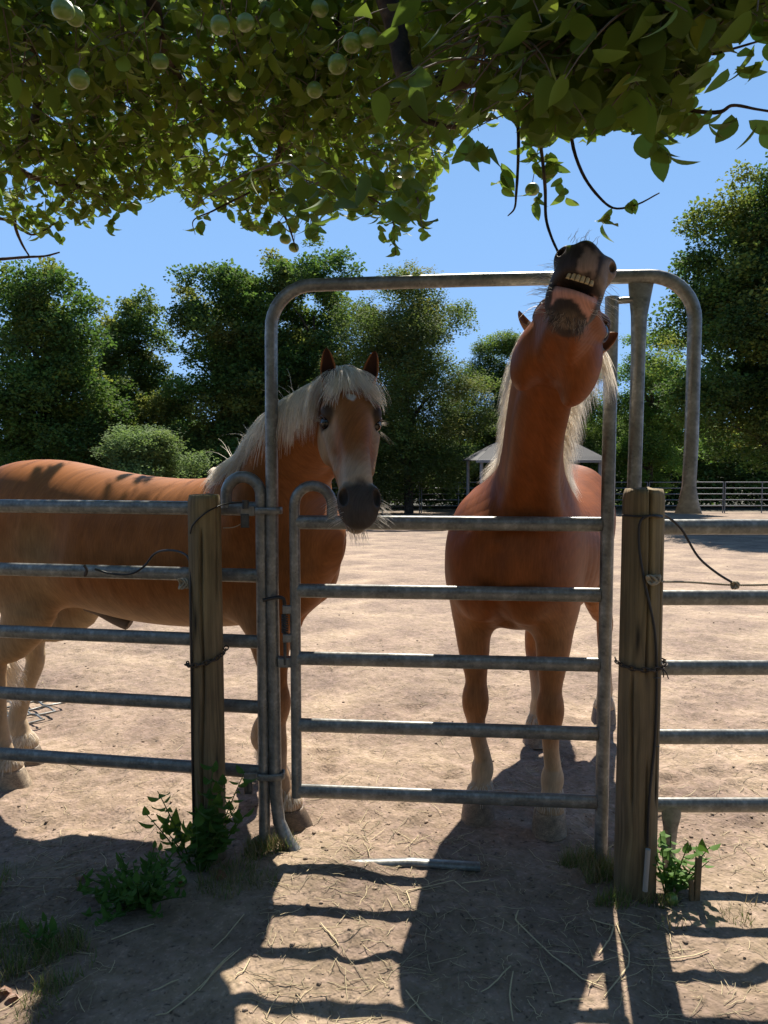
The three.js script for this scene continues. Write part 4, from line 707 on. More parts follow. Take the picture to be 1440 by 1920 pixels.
  for (let i = 0; i < 110; i++) { const sd = r() < 0.6 ? 1 : -1; whisker(wl, H, sd * (0.03 + 0.025 * r()), 0.46 + 0.09 * r(), -0.07 + 0.07 * r(), [sd * 1.3, 0.35, -0.1 + (r() - 0.5)], 0.03 + 0.04 * r(), r); }
  for (let i = 0; i < 50; i++) whisker(wl, H, (r() - 0.5) * 0.06, 0.545, -0.07 - 0.03 * r(), [(r() - 0.4) * 1.2, 1, -0.4], 0.02 + 0.035 * r(), r);
  for (const sd of [-1, 1]) for (let i = 0; i < 12; i++) whisker(wl, H, sd * 0.10, 0.168 + 0.01 * r(), 0.0 + 0.02 * i / 12, [sd, 0.15, 0.4], 0.02 + 0.01 * r(), r, [0.45, 0.4, 0.34]);
  for (let i = 0; i < 10; i++) whisker(wl, H, 0.098, 0.2, 0.0 - 0.02 * r(), [0.9, 0.5 + 0.7 * r(), -0.3 + 0.5 * r()], 0.03 + 0.03 * r(), r, [0.5, 0.46, 0.4], 0.0004);
  part(hz.t, 'whiskers', strandGeo(wl), M.hair).userData.kind = 'stuff';
  const ft = [];
  for (const lg of [[0.175, 0.245], [-0.05, -0.165], [-1.19, 0.12], [-1.275, -0.10]]) for (let i = 0; i < 420; i++) {
    const a = r() * Math.PI * 2, y0 = 0.092 + r() * 0.06, p = hz.W(lg[0] - 0.035 + Math.cos(a) * 0.055, y0, lg[1] + Math.sin(a) * 0.055); p.y += groundY(p.x, p.z); snap(p, 0.001);
    const g = gradient(F, p).normalize(), s = grow(F, p, g.multiplyScalar(0.3).add(V(0, -1, 0)), 0.016 + r() * 0.02 + (a > 2 && a < 4.3 ? 0.02 : 0), 4, { grav: 0.1, lift: 0.002, ph: 0 }); ft.push({ ...s, w: 0.0011, c: CREAM(r, 0.95) });
  }
  part(hz.t, 'feather', strandGeo(ft), M.hair).userData.kind = 'stuff';
  const tl = [], rtp = hz.W(-1.385, 1.24, 0.03);
  for (let i = 0; i < 700; i++) {
    const e = hz.W(-1.27 + (r() - 0.5) * 0.09, 0.30 + r() * 0.18, -0.0 + (r() - 0.5) * 0.10), m1 = hz.W(-1.46 + (r() - 0.5) * 0.05, 1.1, 0.03 + (r() - 0.5) * 0.07), m2 = hz.W(-1.42 + (r() - 0.5) * 0.09, 0.72, 0.02 + (r() - 0.5) * 0.12), pts = curve([rtp.clone().add(V((r() - 0.5) * 0.04, (r() - 0.5) * 0.06, (r() - 0.5) * 0.04)), m1, m2, e], 12); tl.push({ pts, out: pts.map(() => V(r() - 0.5, 0.1, 1)), w: 0.0022, c: CREAM(r) });
  }
  part(hz.t, 'tail', strandGeo(tl), M.hair).userData.kind = 'stuff';
  // sheath under the belly
  const sh = [hz.W(-0.84, 0.82, 0.03), hz.W(-0.78, 0.80, 0.04), hz.W(-0.70, 0.762, 0.05), hz.W(-0.645, 0.735, 0.05), hz.W(-0.637, 0.731, 0.05)];
  part(hz.t, 'sheath', sweep(curve(sh, 14), curve(sh, 14).map((_, i) => i > 12 ? 0.018 : lerp(0.05, 0.03, i / 13)), 14), new THREE.MeshStandardMaterial({ color: new THREE.Color().setRGB(0.13, 0.095, 0.075), roughness: 0.8 }));
}
/* the horse with its head flung up and its lips apart */
{
  const r = rng(99), eyes = V(0.512, 1.838, -2.10), A = V(-0.14, 0.22, 0.965).normalize(), N = V(0.37, 0.88, -0.2);
  const H0 = headFrame(V(0, 0, 0), A, N), H = headFrame(eyes.clone().addScaledVector(H0.A, -0.18).addScaledVector(H0.N, -0.03), A, N);
  const red = [0.27, 0.080, 0.022];
  const hz = horse({
    label: 'reddish chestnut horse facing the camera, head flung up showing its teeth', X0: 0.53, D0: 3.07, fx: -0.364, fd: -0.931, head: H, open: true,
    torso: [[-1.42, 1.27, 1.0, 0.10], [-1.34, 1.36, 0.92, 0.20], [-1.18, 1.42, 0.86, 0.265], [-1.0, 1.425, 0.83, 0.29], [-0.8, 1.40, 0.79, 0.305], [-0.5, 1.37, 0.74, 0.325], [-0.25, 1.37, 0.73, 0.31], [-0.05, 1.39, 0.755, 0.27], [0.08, 1.36, 0.79, 0.24], [0.18, 1.28, 0.84, 0.21], [0.24, 1.14, 0.92, 0.16]],
    legs: [Object.assign(foreleg(0.05, -0.165, 0.105, -0.12, 0.08, -0.14, 1.0), { hoof: [0.28, 0.21, 0.15], turn: 0.2 }), Object.assign(foreleg(0.05, 0.165, 0.11, 0.165, 0.09, 0.16, 1.0), { hoof: [0.34, 0.26, 0.18], turn: 0.1 }),
      Object.assign(hindleg(-0.13, -0.92, -0.16, -1.02, -0.11, 0.50, -0.80, -0.05), { hoof: [0.3, 0.25, 0.2] }), Object.assign(hindleg(0.14, -1.0, 0.19, -1.33, 0.23, 0.53, -1.25, 0.24), { hoof: [0.2, 0.16, 0.12] })],
    neck: [[V(0.575, 1.16, -3.10), 0.19, 0.24], [V(0.56, 1.30, -2.95), 0.145, 0.20], [V(0.535, 1.44, -2.79), 0.112, 0.165], [V(0.51, 1.57, -2.60), 0.10, 0.15], [V(0.497, 1.68, -2.42), 0.096, 0.135], [V(0.495, 1.75, -2.27), 0.085, 0.10]],
    neckSide: V(0.95, -0.12, 0.0),
    color(f, y, rr, p) {
      const n = fbm(p.x * 5, p.y * 5, p.z * 5, 3) - 0.5; let c = red;
      c = mixc(c, [0.46, 0.23, 0.10], 0.5 * sm(0.95, 0.78, y + n * 0.12));
      c = mixc(c, [0.58, 0.43, 0.27], 0.85 * sm(0.46, 0.2, y + n * 0.08)); return c;
    },
    ears: [[H.pt(-0.062, 0.02, 0.0), H.S.clone().multiplyScalar(-0.95).addScaledVector(H.N, 0.55).addScaledVector(H.A, -0.35), H.A.clone().multiplyScalar(0.3).addScaledVector(H.N, 0.8).addScaledVector(H.S, -0.3), [0.44, 0.18, 0.065], [0.16, 0.06, 0.03], 0.13, 0.034],
      [H.pt(0.062, 0.02, 0.0), H.S.clone().multiplyScalar(0.55).addScaledVector(H.N, 0.9).addScaledVector(H.A, -0.5), H.A.clone().multiplyScalar(0.3).addScaledVector(H.N, 0.6).addScaledVector(H.S, 0.5), [0.44, 0.18, 0.065], [0.16, 0.06, 0.03], 0.13, 0.034]],
  });
  const F = hz.body, snap = (p, lift) => { for (let i = 0; i < 6; i++) { const d = F(p.x, p.y, p.z), g = gradient(F, p); if (g.lengthSq() < 0.02) { p.y -= d * 0.8; continue; } g.normalize(); p.addScaledVector(g, lift - d); } return p; };
  const list = [], crest = new THREE.CatmullRomCurve3([H.pt(0, -0.02, 0.05), V(0.52, 1.82, -2.48), V(0.545, 1.72, -2.66), V(0.56, 1.60, -2.83), V(0.585, 1.50, -2.99), V(0.61, 1.43, -3.13), V(0.64, 1.40, -3.22)]);
  for (let i = 0; i < 4600; i++) {
    const u = r() ** 0.9, sd = r() < 0.55 ? 1 : -1, p = crest.getPoint(u).add(V((r() - 0.5) * 0.03, 0, (r() - 0.5) * 0.03)); snap(p, 0.002);
    const dir = V(sd * (0.6 + 0.3 * r()), 0.1 * r(), 0.1 + (r() - 0.5) * 0.4), L = (sd > 0 ? 0.25 : 0.24) * (0.6 + 0.5 * r()) * (u > 0.75 ? 1 - (u - 0.75) * 2 : 1);
    const s = grow(F, p, dir, L, 12, { grav: sd > 0 ? 0.32 : 0.34, lift: 0.003 + r() * r() * (sd > 0 ? 0.026 : 0.032), wave: V(0.3, 0, 0.5), ph: r() * 6 }); list.push({ ...s, w: 0.0009 + r() * 0.001, c: CREAM(r) });
  }
  for (let i = 0; i < 160; i++) { const sd = r() < 0.5 ? -1 : 1, p = H.pt(sd * 0.06 * r(), -0.01 + 0.04 * r(), 0.045); snap(p, 0.002); const s = grow(F, p, H.S.clone().multiplyScalar(sd).addScaledVector(H.A, -0.5), 0.12 + 0.10 * r(), 10, { grav: 0.35, lift: 0.008, ph: r() * 6, wave: V(0.3, 0, 0.5) }); list.push({ ...s, w: 0.0011, c: CREAM(r) }); }
  part(hz.t, 'mane', strandGeo(list), M.hair).userData.kind = 'stuff';
  for (let i = 0; i < 6; i++) { const s = (i - 2.5) * 0.0104; part(hz.t, 'tooth', moved(chamferBox(0.0102 - 0.0006 * Math.abs(i - 2.5), 0.021 - 0.0014 * Math.abs(i - 2.5), 0.009, 0.0042), V(0, 0, 0), 0, 0, (i - 2.5) * 0.03).applyMatrix4(new THREE.Matrix4().makeBasis(H.S, H.N, H.A)).translate(...H.pt(s + 0.004, 0.564 - s * s * 8, -0.053).toArray()), M.tooth); }
  { const g = []; for (let i = 0; i <= 12; i++) { const s = (i - 6) * 0.0062; g.push(H.pt(s + 0.004, 0.555 - s * s * 9, -0.041)); } part(hz.t, 'gum', sweep(g, 0.0085, 8), M.gum); }
  const wl = [];
  for (let i = 0; i < 150; i++) { const sd = r() < 0.5 ? 1 : -1; whisker(wl, H, sd * 0.045 * r(), 0.43 + 0.09 * r(), -0.118 - 0.005 * r(), [sd * 0.8 * r(), (r() - 0.3) * 0.8, -1], 0.008 + 0.016 * r(), r, r() < 0.25 ? [0.35, 0.29, 0.22] : [0.06, 0.05, 0.045]); }
  for (let i = 0; i < 90; i++) { const sd = r() < 0.6 ? -1 : 1; whisker(wl, H, sd * (0.035 + 0.025 * r()), 0.42 + 0.12 * r(), -0.10 + 0.09 * r(), [sd * 1.2, 0.2, (r() - 0.5)], 0.025 + 0.045 * r(), r); }
  for (let i = 0; i < 18; i++) whisker(wl, H, (r() - 0.8) * 0.07, 0.50 + 0.05 * r(), 0.035, [(r() - 0.6), 0.4, 1], 0.02 + 0.03 * r(), r);
  part(hz.t, 'whiskers', strandGeo(wl), M.hair).userData.kind = 'stuff';
  const ft = [];
  for (const lg of [[0.105, -0.12], [0.11, 0.165], [-0.80, -0.05], [-1.25, 0.24]]) for (let i = 0; i < 420; i++) {
    const a = r() * Math.PI * 2, y0 = 0.092 + r() * 0.06, p = hz.W(lg[0] - 0.035 + Math.cos(a) * 0.055, y0, lg[1] + Math.sin(a) * 0.055); p.y += groundY(p.x, p.z); snap(p, 0.001);
    const g = gradient(F, p).normalize(), s = grow(F, p, g.multiplyScalar(0.3).add(V(0, -1, 0)), 0.016 + r() * 0.022 + (a > 2 && a < 4.3 ? 0.02 : 0), 4, { grav: 0.1, lift: 0.002, ph: 0 }); ft.push({ ...s, w: 0.0011, c: CREAM(r, 0.75) });
  }
  part(hz.t, 'feather', strandGeo(ft), M.hair).userData.kind = 'stuff';
  const tl = [], rtp = hz.W(-1.435, 1.24, 0);
  for (let i = 0; i < 600; i++) {
    const e = hz.W(-1.45 + (r() - 0.5) * 0.12, 0.38 + r() * 0.25, -0.10 + (r() - 0.5) * 0.16), m1 = hz.W(-1.5, 1.12, (r() - 0.5) * 0.07), m2 = hz.W(-1.5 + (r() - 0.5) * 0.09, 0.75, -0.06 + (r() - 0.5) * 0.14), pts = curve([rtp.clone().add(V((r() - 0.5) * 0.04, (r() - 0.5) * 0.06, 0)), m1, m2, e], 12); tl.push({ pts, out: pts.map(() => V(r() - 0.5, 0.1, 1)), w: 0.0022, c: CREAM(r) });
  }
  part(hz.t, 'tail', strandGeo(tl), M.hair).userData.kind = 'stuff';
}
/* ---------------------------------------------------------------- far trees */
function leafShape(L, W, rows, fold, droop, twist = 0) { // ovate leaf from the origin along +y, lying about the xy plane
  const P = [], I = [];
  for (let j = 0; j <= rows; j++) {
    const u = j / rows, w = W * 0.5 * Math.pow(Math.sin(Math.PI * Math.pow(u, 0.78)), 0.85), y = L * u * (1 - 0.12 * droop * u), z = -droop * L * u * u * 0.5;
    const tw = twist * u; for (const s of [-1, 0, 1]) P.push(s * w * Math.cos(tw), y, z + Math.abs(s) * w * fold + s * w * Math.sin(tw));
  }
  for (let j = 0; j < rows; j++) for (let s = 0; s < 2; s++) { const q = j * 3 + s; I.push(q, q + 1, q + 3, q + 1, q + 4, q + 3); }
  const g = new THREE.BufferGeometry(); g.setAttribute('position', new THREE.Float32BufferAttribute(P, 3)); g.setIndex(I); g.computeVertexNormals(); return g;
}
const MX = (p, y, rx, rz, s) => new THREE.Matrix4().compose(p, new THREE.Quaternion().setFromEuler(new THREE.Euler(rx, y, rz, 'YXZ')), V(s, s, s));
function sprayGeo(seed, n, size, leafL) {
  const r = rng(seed), g = [];
  for (let i = 0; i < n; i++) { const l = leafL * (0.7 + 0.6 * r()); g.push(leafShape(l, l * 0.85, 2, 0.15, 0.5).applyMatrix4(MX(V((r() - 0.5) * size, (r() - 0.5) * size * 0.6, (r() - 0.5) * size), r() * 6.28, -0.3 - r() * 1.3, (r() - 0.5) * 0.8, 1))); }
  return mergeGeometries(g);
}
const SPRAYS = [sprayGeo(1, 9, 0.42, 0.13), sprayGeo(2, 9, 0.42, 0.12)], SMALL = sprayGeo(3, 10, 0.36, 0.085);
function tree(name, label, cpx, halfPx, topPx, botPx, D, o) {
  const r = rng(o.seed), top = o.pos ? V(cpx, topPx, -D) : at(cpx, topPx, D), bot = o.pos ? V(cpx, botPx, -D) : at(cpx, botPx, D), gy = groundY(top.x, -D), base = V(top.x, gy, -D), half = o.pos ? halfPx : halfPx / FOC * D, H = top.y - bot.y;
  const t = thing(name, label, o.cat || 'tree', base), c = V(top.x, (top.y + bot.y) / 2, -D);
  // trunk and limbs
  if (!o.noTrunk) {
    const g = [], th = Math.min(H * 0.8, c.y - gy + H * 0.25);
    g.push(sweep(curve([base.clone().add(V(0, -0.2, 0)), base.clone().add(V((r() - 0.5) * 0.3, th * 0.5, 0)), base.clone().add(V((r() - 0.5) * 0.6, th, 0))], 12), Array.from({ length: 13 }, (_, i) => lerp(0.20, 0.05, i / 12) * (o.thick || 1)), 9));
    part(t, 'trunk', g[0], M.bark);
    for (let i = 0; i < 9; i++) { const a = r() * 6.28, y = lerp(0.25, 0.9, i / 9) * th, s = base.clone().add(V(0, y, 0)), e = s.clone().add(V(Math.cos(a) * half * 0.5, H * 0.16, Math.sin(a) * half * 0.5)); part(t, 'limb', sweep(curve([s, s.clone().lerp(e, 0.5).add(V(0, 0.3, 0)), e], 8), Array.from({ length: 9 }, (_, k) => lerp(0.075, 0.015, k / 8)), 6), M.bark); }
  }
  const clumps = [];
  for (let i = 0; i < Math.round((o.clumps || 85) * 1.2); i++) {
    const a = r() * 6.28, v = r() * 2 - 1, q = Math.sqrt(1 - v * v), k = Math.pow(r(), 0.4), wob = 0.62 + 0.72 * fbm(Math.cos(a) * 2.2 + o.seed, v * 3.0, Math.sin(a) * 2.2, 2);
    const env = v > 0 ? Math.pow(1 - v, 0.18) * (o.cone ? lerp(1, 0.6, v) : 1) : 1;
    clumps.push([V(c.x + Math.cos(a) * q * half * k * wob * env, c.y + v * H * 0.5 * lerp(k, 1, 0.3) * wob, c.z + Math.sin(a) * q * half * k * wob * 0.9), (0.45 + 0.55 * r()) * half * (o.cr || 0.24) + 0.2, 0.75 + 0.6 * r(), r()]);
  }
  for (let i = 0; i < (o.spikes || 7); i++) { const a = (r() - 0.5) * 1.7; clumps.push([V(c.x + Math.sin(a) * half * 0.85, c.y + H * 0.5 * Math.cos(a * 0.85) - 0.35 + 0.75 * r() * r(), c.z + (r() - 0.5) * half), half * (0.07 + 0.08 * r()) + 0.12, 1.1, r()]); }
  const vol = clumps.reduce((s, q) => s + q[1] ** 2, 0), N = o.n || 8000, mats = [[], []], cols = [[], []], col = new THREE.Color();
  for (const [p, rad, tint, hue] of clumps) {
    const m = Math.ceil(N * rad * rad / vol);
    for (let i = 0; i < m; i++) {
      const a = r() * 6.28, v = r() * 2 - 1, q = Math.sqrt(1 - v * v), k = Math.pow(r(), 0.45) * rad, w = i & 1, s = V(Math.cos(a) * q * k * 1.15, v * k * 0.8, Math.sin(a) * q * k * 1.15);
      mats[w].push(MX(p.clone().add(s), r() * 6.28, (r() - 0.5) * 1.1, (r() - 0.5) * 1.1, (o.leaf || 1) * (0.75 + 0.5 * r())));
      const b = (0.75 + 0.5 * r()) * tint, y = sm(0.55, 1, hue) * 0.75 + r() * 0.2; cols[w].push([lerp(o.col[0], o.col2[0], y) * b, lerp(o.col[1], o.col2[1], y) * b, lerp(o.col[2], o.col2[2], y) * b]);
    }
  }
  for (const w of [0, 1]) {
    const im = shadows(new THREE.InstancedMesh(o.small ? SMALL : SPRAYS[w], M.treeLeaf, mats[w].length)); im.name = 'crown'; im.userData.kind = 'stuff';
    const inv = new THREE.Matrix4().makeTranslation(-base.x, -base.y, -base.z);
    mats[w].forEach((m, i) => { im.setMatrixAt(i, m.premultiply(inv)); im.setColorAt(i, col.setRGB(...cols[w][i])); }); t.add(im);
  }
}
const DK = [0.070, 0.145, 0.025], DK2 = [0.19, 0.22, 0.035], MD = [0.095, 0.155, 0.030], MD2 = [0.22, 0.23, 0.045], LT = [0.13, 0.25, 0.035], LT2 = [0.21, 0.30, 0.05];
tree('maple_tree', 'dark green tree at the left edge with several pointed tops', 75, 150, 510, 940, 30, { seed: 11, col: DK, col2: DK2, n: 11000, clumps: 110, cone: 1, spikes: 14 });
tree('maple_tree', 'rounder shorter tree standing behind, second from the left edge', 250, 95, 565, 940, 36, { seed: 12, col: MD, col2: MD2, n: 7000 });
tree('maple_tree', 'tall uneven tree above the neck of the side-on horse', 415, 125, 515, 940, 33, { seed: 13, col: DK, col2: MD2, n: 9000, spikes: 10 });
tree('maple_tree', 'highest tree of the middle, its top just inside the frame corner', 590, 120, 475, 940, 35, { seed: 14, col: DK, col2: MD2, n: 9500, spikes: 9 });
tree('maple_tree', 'tree filling the gap behind the left leg of the frame', 500, 100, 505, 940, 37, { seed: 24, col: MD, col2: MD2, n: 8000, spikes: 9 });
tree('broadleaf_tree', 'broad light green tree right of the near horse head', 768, 165, 535, 945, 31, { seed: 15, col: MD, col2: [0.25, 0.24, 0.055], n: 15000, clumps: 120, small: 1, leaf: 1.1 });
tree('broadleaf_tree', 'small tree just left of the raised horse neck', 935, 95, 630, 940, 37, { seed: 16, col: MD, col2: LT2, n: 10000, clumps: 60, small: 1 });
tree('broadleaf_tree', 'green tree behind the shelter roof right of the raised neck', 1085, 85, 680, 940, 36, { seed: 17, col: MD, col2: LT2, n: 6000, clumps: 60, small: 1 });
tree('lime_tree', 'bright fresh green tree seen between the frame brace and its right leg', 1225, 80, 620, 945, 33, { seed: 18, col: LT, col2: LT2, n: 8000, clumps: 70, small: 1, leaf: 1.1 });
tree('maple_tree', 'large dark tree at the right edge, taller than all others', 1490, 245, 340, 890, 21, { seed: 19, col: DK, col2: [0.24, 0.25, 0.045], n: 24000, clumps: 230, spikes: 16, thick: 1.5, cr: 0.15, leaf: 0.72 });
tree('shrub', 'pale grey green rounded bush behind the back of the side-on horse', 268, 90, 815, 925, 24, { seed: 20, col: [0.13, 0.20, 0.055], col2: [0.17, 0.23, 0.06], n: 3200, clumps: 24, cr: 0.30, noTrunk: 1, small: 1, cat: 'bush', spikes: 12 });
// the orchard row behind the photographer: it keeps the low sky off the shaded fronts
[[-7.5, 2.6, -7.5, 5.2], [-3.2, 2.7, -8.5, 5.6], [1.2, 2.6, -7.8, 5.2], [5.6, 2.7, -8.2, 5.5], [9.5, 2.6, -6.5, 5.2], [-10.5, 2.6, -2.0, 5.4]].forEach(([x, h, D, top], i) => tree('orchard_tree', 'fruit tree of the orchard row behind the viewer, ' + ['first', 'second', 'third', 'fourth', 'fifth', 'last'][i] + ' along the row', x, h, top, 0.5, D, { seed: 70 + i, pos: 1, col: MD, col2: MD2, n: 3500, clumps: 60 }));
{ // undergrowth and wood edge behind: one mass
  const r = rng(31), im = shadows(new THREE.InstancedMesh(SPRAYS[0], M.treeLeaf, 26000)), col = new THREE.Color(); im.name = 'woodland_edge';
  for (let i = 0; i < 26000; i++) { const x = (r() - 0.5) * 52, D = 37 + r() * 7, top = 2.2 + 3.2 * fbm(x * 0.25, 3, 5, 3), y = groundY(x, -D) + Math.pow(r(), 0.8) * top * (0.8 + 0.5 * vn(x * 1.3, D)); im.setMatrixAt(i, MX(V(x, y, -D), r() * 6.28, (r() - 0.5) * 1.4, (r() - 0.5) * 1.4, 1.0 + r() * 0.7)); const b = 0.7 + 0.6 * r(); im.setColorAt(i, col.setRGB(0.085 * b, 0.15 * b, 0.03 * b)); }
  scene.add(im); tag(im, 'dense dark undergrowth and wood edge behind the far fence', 'undergrowth', null, 'stuff');
}
/* ---------------------------------------------------------------- the apple tree overhead */
{
  const r = rng(4242), base = onGround(-2.1, -0.2), t = thing('apple_tree', 'apple tree whose fruiting branches hang over the gate from above', 'apple tree', base);
  const B = (a, r0, r1, n = 26) => { const c = curve(a, n), rr = c.map((_, i) => lerp(r0, r1, i / n) * (1 + 0.12 * (h3(i, a.length, 7) - 0.5))); return sweep(c, rr, 9); };
  const fork = V(-1.95, 2.3, 0.05);
  part(t, 'trunk', B([base.clone().add(V(0, -0.15, 0)), base.clone().add(V(0.06, 1.0, -0.05)), fork], 0.15, 0.11), M.bark);
  const A = at, limbs = [
    [[fork, V(-1.3, 3.1, -0.9), V(-0.55, 3.25, -1.9), A(640, -40, 2.6), A(560, 150, 3.1), A(520, 300, 3.5)], 0.075, 0.012],
    [[fork, V(-1.9, 3.0, -0.9), V(-1.7, 3.2, -2.0), A(150, 110, 3.2), A(170, 300, 3.9), A(110, 385, 4.2)], 0.065, 0.010],
    [[fork, V(-1.2, 3.2, -0.4), V(-0.4, 3.4, -1.0), A(690, -120, 2.1), A(745, 60, 2.15), A(770, 150, 2.1), A(900, 150, 2.15), A(1010, 146, 2.1), A(1110, 172, 2.05)], 0.05, 0.007],
    [[A(740, 175, 2.1), A(775, 150, 2.08), A(800, 125, 1.95), A(870, 85, 1.85), A(960, 45, 1.75), A(1150, 40, 1.6)], 0.013, 0.007],
    [[A(740, 180, 2.1), A(790, 222, 2.2), A(850, 238, 2.25), A(920, 222, 2.3)], 0.010, 0.005],
    [[A(280, -30, 2.4), A(300, 60, 2.5), A(340, 150, 2.8), A(400, 210, 3.0)], 0.024, 0.007],
    [[A(30, -30, 2.6), A(70, 200, 3.2), A(40, 320, 3.6), A(150, 350, 3.8), A(240, 345, 4.0)], 0.024, 0.006],
    [[A(930, 160, 2.1), A(1040, 120, 2.1), A(1090, 130, 2.05), A(1078, 200, 2.0), A(1072, 260, 2.0), A(1092, 325, 2.02), A(1122, 368, 2.04), A(1150, 390, 2.05), A(1190, 385, 2.06), A(1236, 362, 2.1)], 0.007, 0.0018],
    [[A(985, 150, 2.15), A(1010, 250, 2.1), A(1022, 350, 2.08), A(1024, 410, 2.06), A(1034, 445, 2.04), A(1054, 488, 2.0)], 0.0055, 0.003],
    [[A(965, 150, 2.2), A(972, 260, 2.2), A(968, 360, 2.2), A(964, 392, 2.2), A(952, 405, 2.2)], 0.006, 0.0016],
    [[A(1150, 190, 1.9), A(1240, 200, 1.8), A(1350, 210, 1.75), A(1372, 198, 1.75), A(1420, 205, 1.75), A(1480, 215, 1.75)], 0.006, 0.002],
    [[A(1180, 160, 1.9), A(1260, 118, 1.85), A(1350, 98, 1.8), A(1460, 66, 1.8)], 0.005, 0.002],
    [[A(-60, 490, 4.2), A(0, 486, 4.2), A(50, 482, 4.2), A(85, 480, 4.2), A(112, 473, 4.2)], 0.010, 0.004],
    [[A(30, 350, 4.1), A(28, 420, 4.15), A(40, 455, 4.2), A(56, 482, 4.2)], 0.012, 0.004],
    [[A(-30, 405, 4.0), A(20, 415, 4.1), A(60, 440, 4.1), A(110, 415, 4.1)], 0.010, 0.003],
    [[A(620, 330, 3.3), A(730, 400, 3.3), A(742, 478, 3.3)], 0.006, 0.0016], [[A(500, 330, 3.6), A(540, 420, 3.6), A(556, 470, 3.6)], 0.008, 0.0025], [[A(470, 360, 3.4), A(400, 395, 3.4), A(362, 415, 3.4), A(366, 440, 3.4)], 0.005, 0.0013],
    [[fork, V(-2.6, 3.2, -0.6), V(-3.4, 3.5, -1.8), V(-3.6, 3.4, -3.2)], 0.06, 0.012], [[fork, V(-2.2, 3.2, 0.9), V(-1.9, 3.7, 2.0)], 0.06, 0.015], [[fork, V(-1.0, 3.3, 0.6), V(0.3, 3.5, 0.9), V(1.6, 3.3, 0.2)], 0.06, 0.012],
  ];
  for (const [p, r0, r1] of limbs) part(t, 'branch', B(p, r0, r1, 40), M.bark);
  // where the apples hang (pixel, size in pixels)
  const APPLES = [[412, 47, 40], [460, 42, 38], [500, 18, 32], [148, 148, 42], [600, 15, 36], [632, 120, 40], [590, 168, 34], [585, 285, 30], [660, 80, 40], [540, 300, 26], [862, 182, 36], [893, 186, 32], [880, 95, 30], [917, 126, 36], [860, 205, 26], [765, 322, 34], [747, 342, 26], [998, 355, 30], [535, 448, 24], [551, 464, 22], [545, 360, 22], [690, 70, 40], [118, 18, 46], [140, 30, 40], [895, 20, 36], [985, 200, 32], [910, 130, 30], [832, 140, 30], [55, 110, 30], [300, 115, 36], [345, 245, 26], [440, 175, 30], [730, 285, 26], [710, 260, 24], [515, 330, 22], [65, 355, 20], [1030, 120, 32], [870, 160, 24], [500, 240, 26], [225, 200, 26]];
  // silhouette of the hanging canopy, as read from the photograph
  const edge = [[-700, 430], [0, 432], [60, 440], [130, 436], [200, 425], [280, 392], [335, 372], [352, 398], [400, 405], [450, 432], [520, 448], [545, 470], [600, 448], [640, 405], [700, 418], [745, 440], [800, 430], [822, 330], [870, 300], [930, 262], [1000, 275], [1080, 262], [1130, 280], [1180, 262], [1240, 300], [1290, 225], [1320, 120], [1380, 70], [1440, 60], [2200, 60]];
  const lim = (x) => { for (let i = 1; i < edge.length; i++) if (x < edge[i][0]) { const [a, b] = [edge[i - 1], edge[i]]; return lerp(a[1], b[1], (x - a[0]) / (b[0] - a[0])) + (x > 820 && x < 1280 ? 95 * (vn(x * 0.021, 3.3) - 0.55) : 34 * (vn(x * 0.03, 7.1) - 0.5)) + 26 * (vn(x * 0.09, 1.7) - 0.5); } return 60; };
  const depth = (x, y) => { const right = sm(700, 1000, x); const up = clamp(y / 430, -1.5, 1); return lerp(lerp(2.8, 4.3, clamp(up, 0, 1)) + lerp(0, 0.5, clamp(-up, 0, 1)), lerp(1.85, 2.2, clamp(up, 0, 1)), right); };
  // the crown is open where the photograph's ground lies in full sun
  const lands = (p) => { const k = p.y / SUN.y; return [p.x - SUN.x * k, -(p.z - SUN.z * k)]; };
  const open = (p) => { const [x, d] = lands(p); return d > 1.62 && x > -0.48 + 0.14 * Math.sin(d * 9) || Math.hypot((x + 1.0) / 0.22, (d - 2.13) / 0.13) < 1 || Math.hypot((x + 0.98) / 0.16, (d - 1.93) / 0.07) < 1; };
  const back = (p) => { const k = (p.y - 1.4) / SUN.y, x = p.x - SUN.x * k, d = -(p.z - SUN.z * k); return x > -2.0 && x < -0.4 && d > 3.2 && d < 4.0 && h3(Math.floor(p.x * 9), Math.floor(p.y * 9), Math.floor(p.z * 9)) < 0.8; };
  const leaves = [], twigs = [];
  const leafAt = (p, yaw, rx, rz, s) => leaves.push([p, yaw, rx, rz, s]);
  const shoot = (s, d, L, n, scale) => { // a leafy shoot drooping from s
    const pts = [s.clone()], q = s.clone(), dd = d.clone();
    for (let i = 0; i < 5; i++) { dd.y -= 0.12; dd.normalize(); q.addScaledVector(dd, L / 5); pts.push(q.clone()); }
    for (let i = 0; i < n; i++) { const u = (i + 0.6) / n * 5, k = Math.min(4, Math.floor(u)), p = pts[k].clone().lerp(pts[k + 1], u - k), yaw = i * 2.4 + r() * 0.8, out = V(Math.sin(yaw), 0, Math.cos(yaw)); leafAt(p.addScaledVector(out, 0.012), yaw, lerp(2.0, 3.1, r()), (r() - 0.5) * 0.7, scale * (0.75 + 0.5 * r())); }
    return pts;
  };
  const N = 4700;
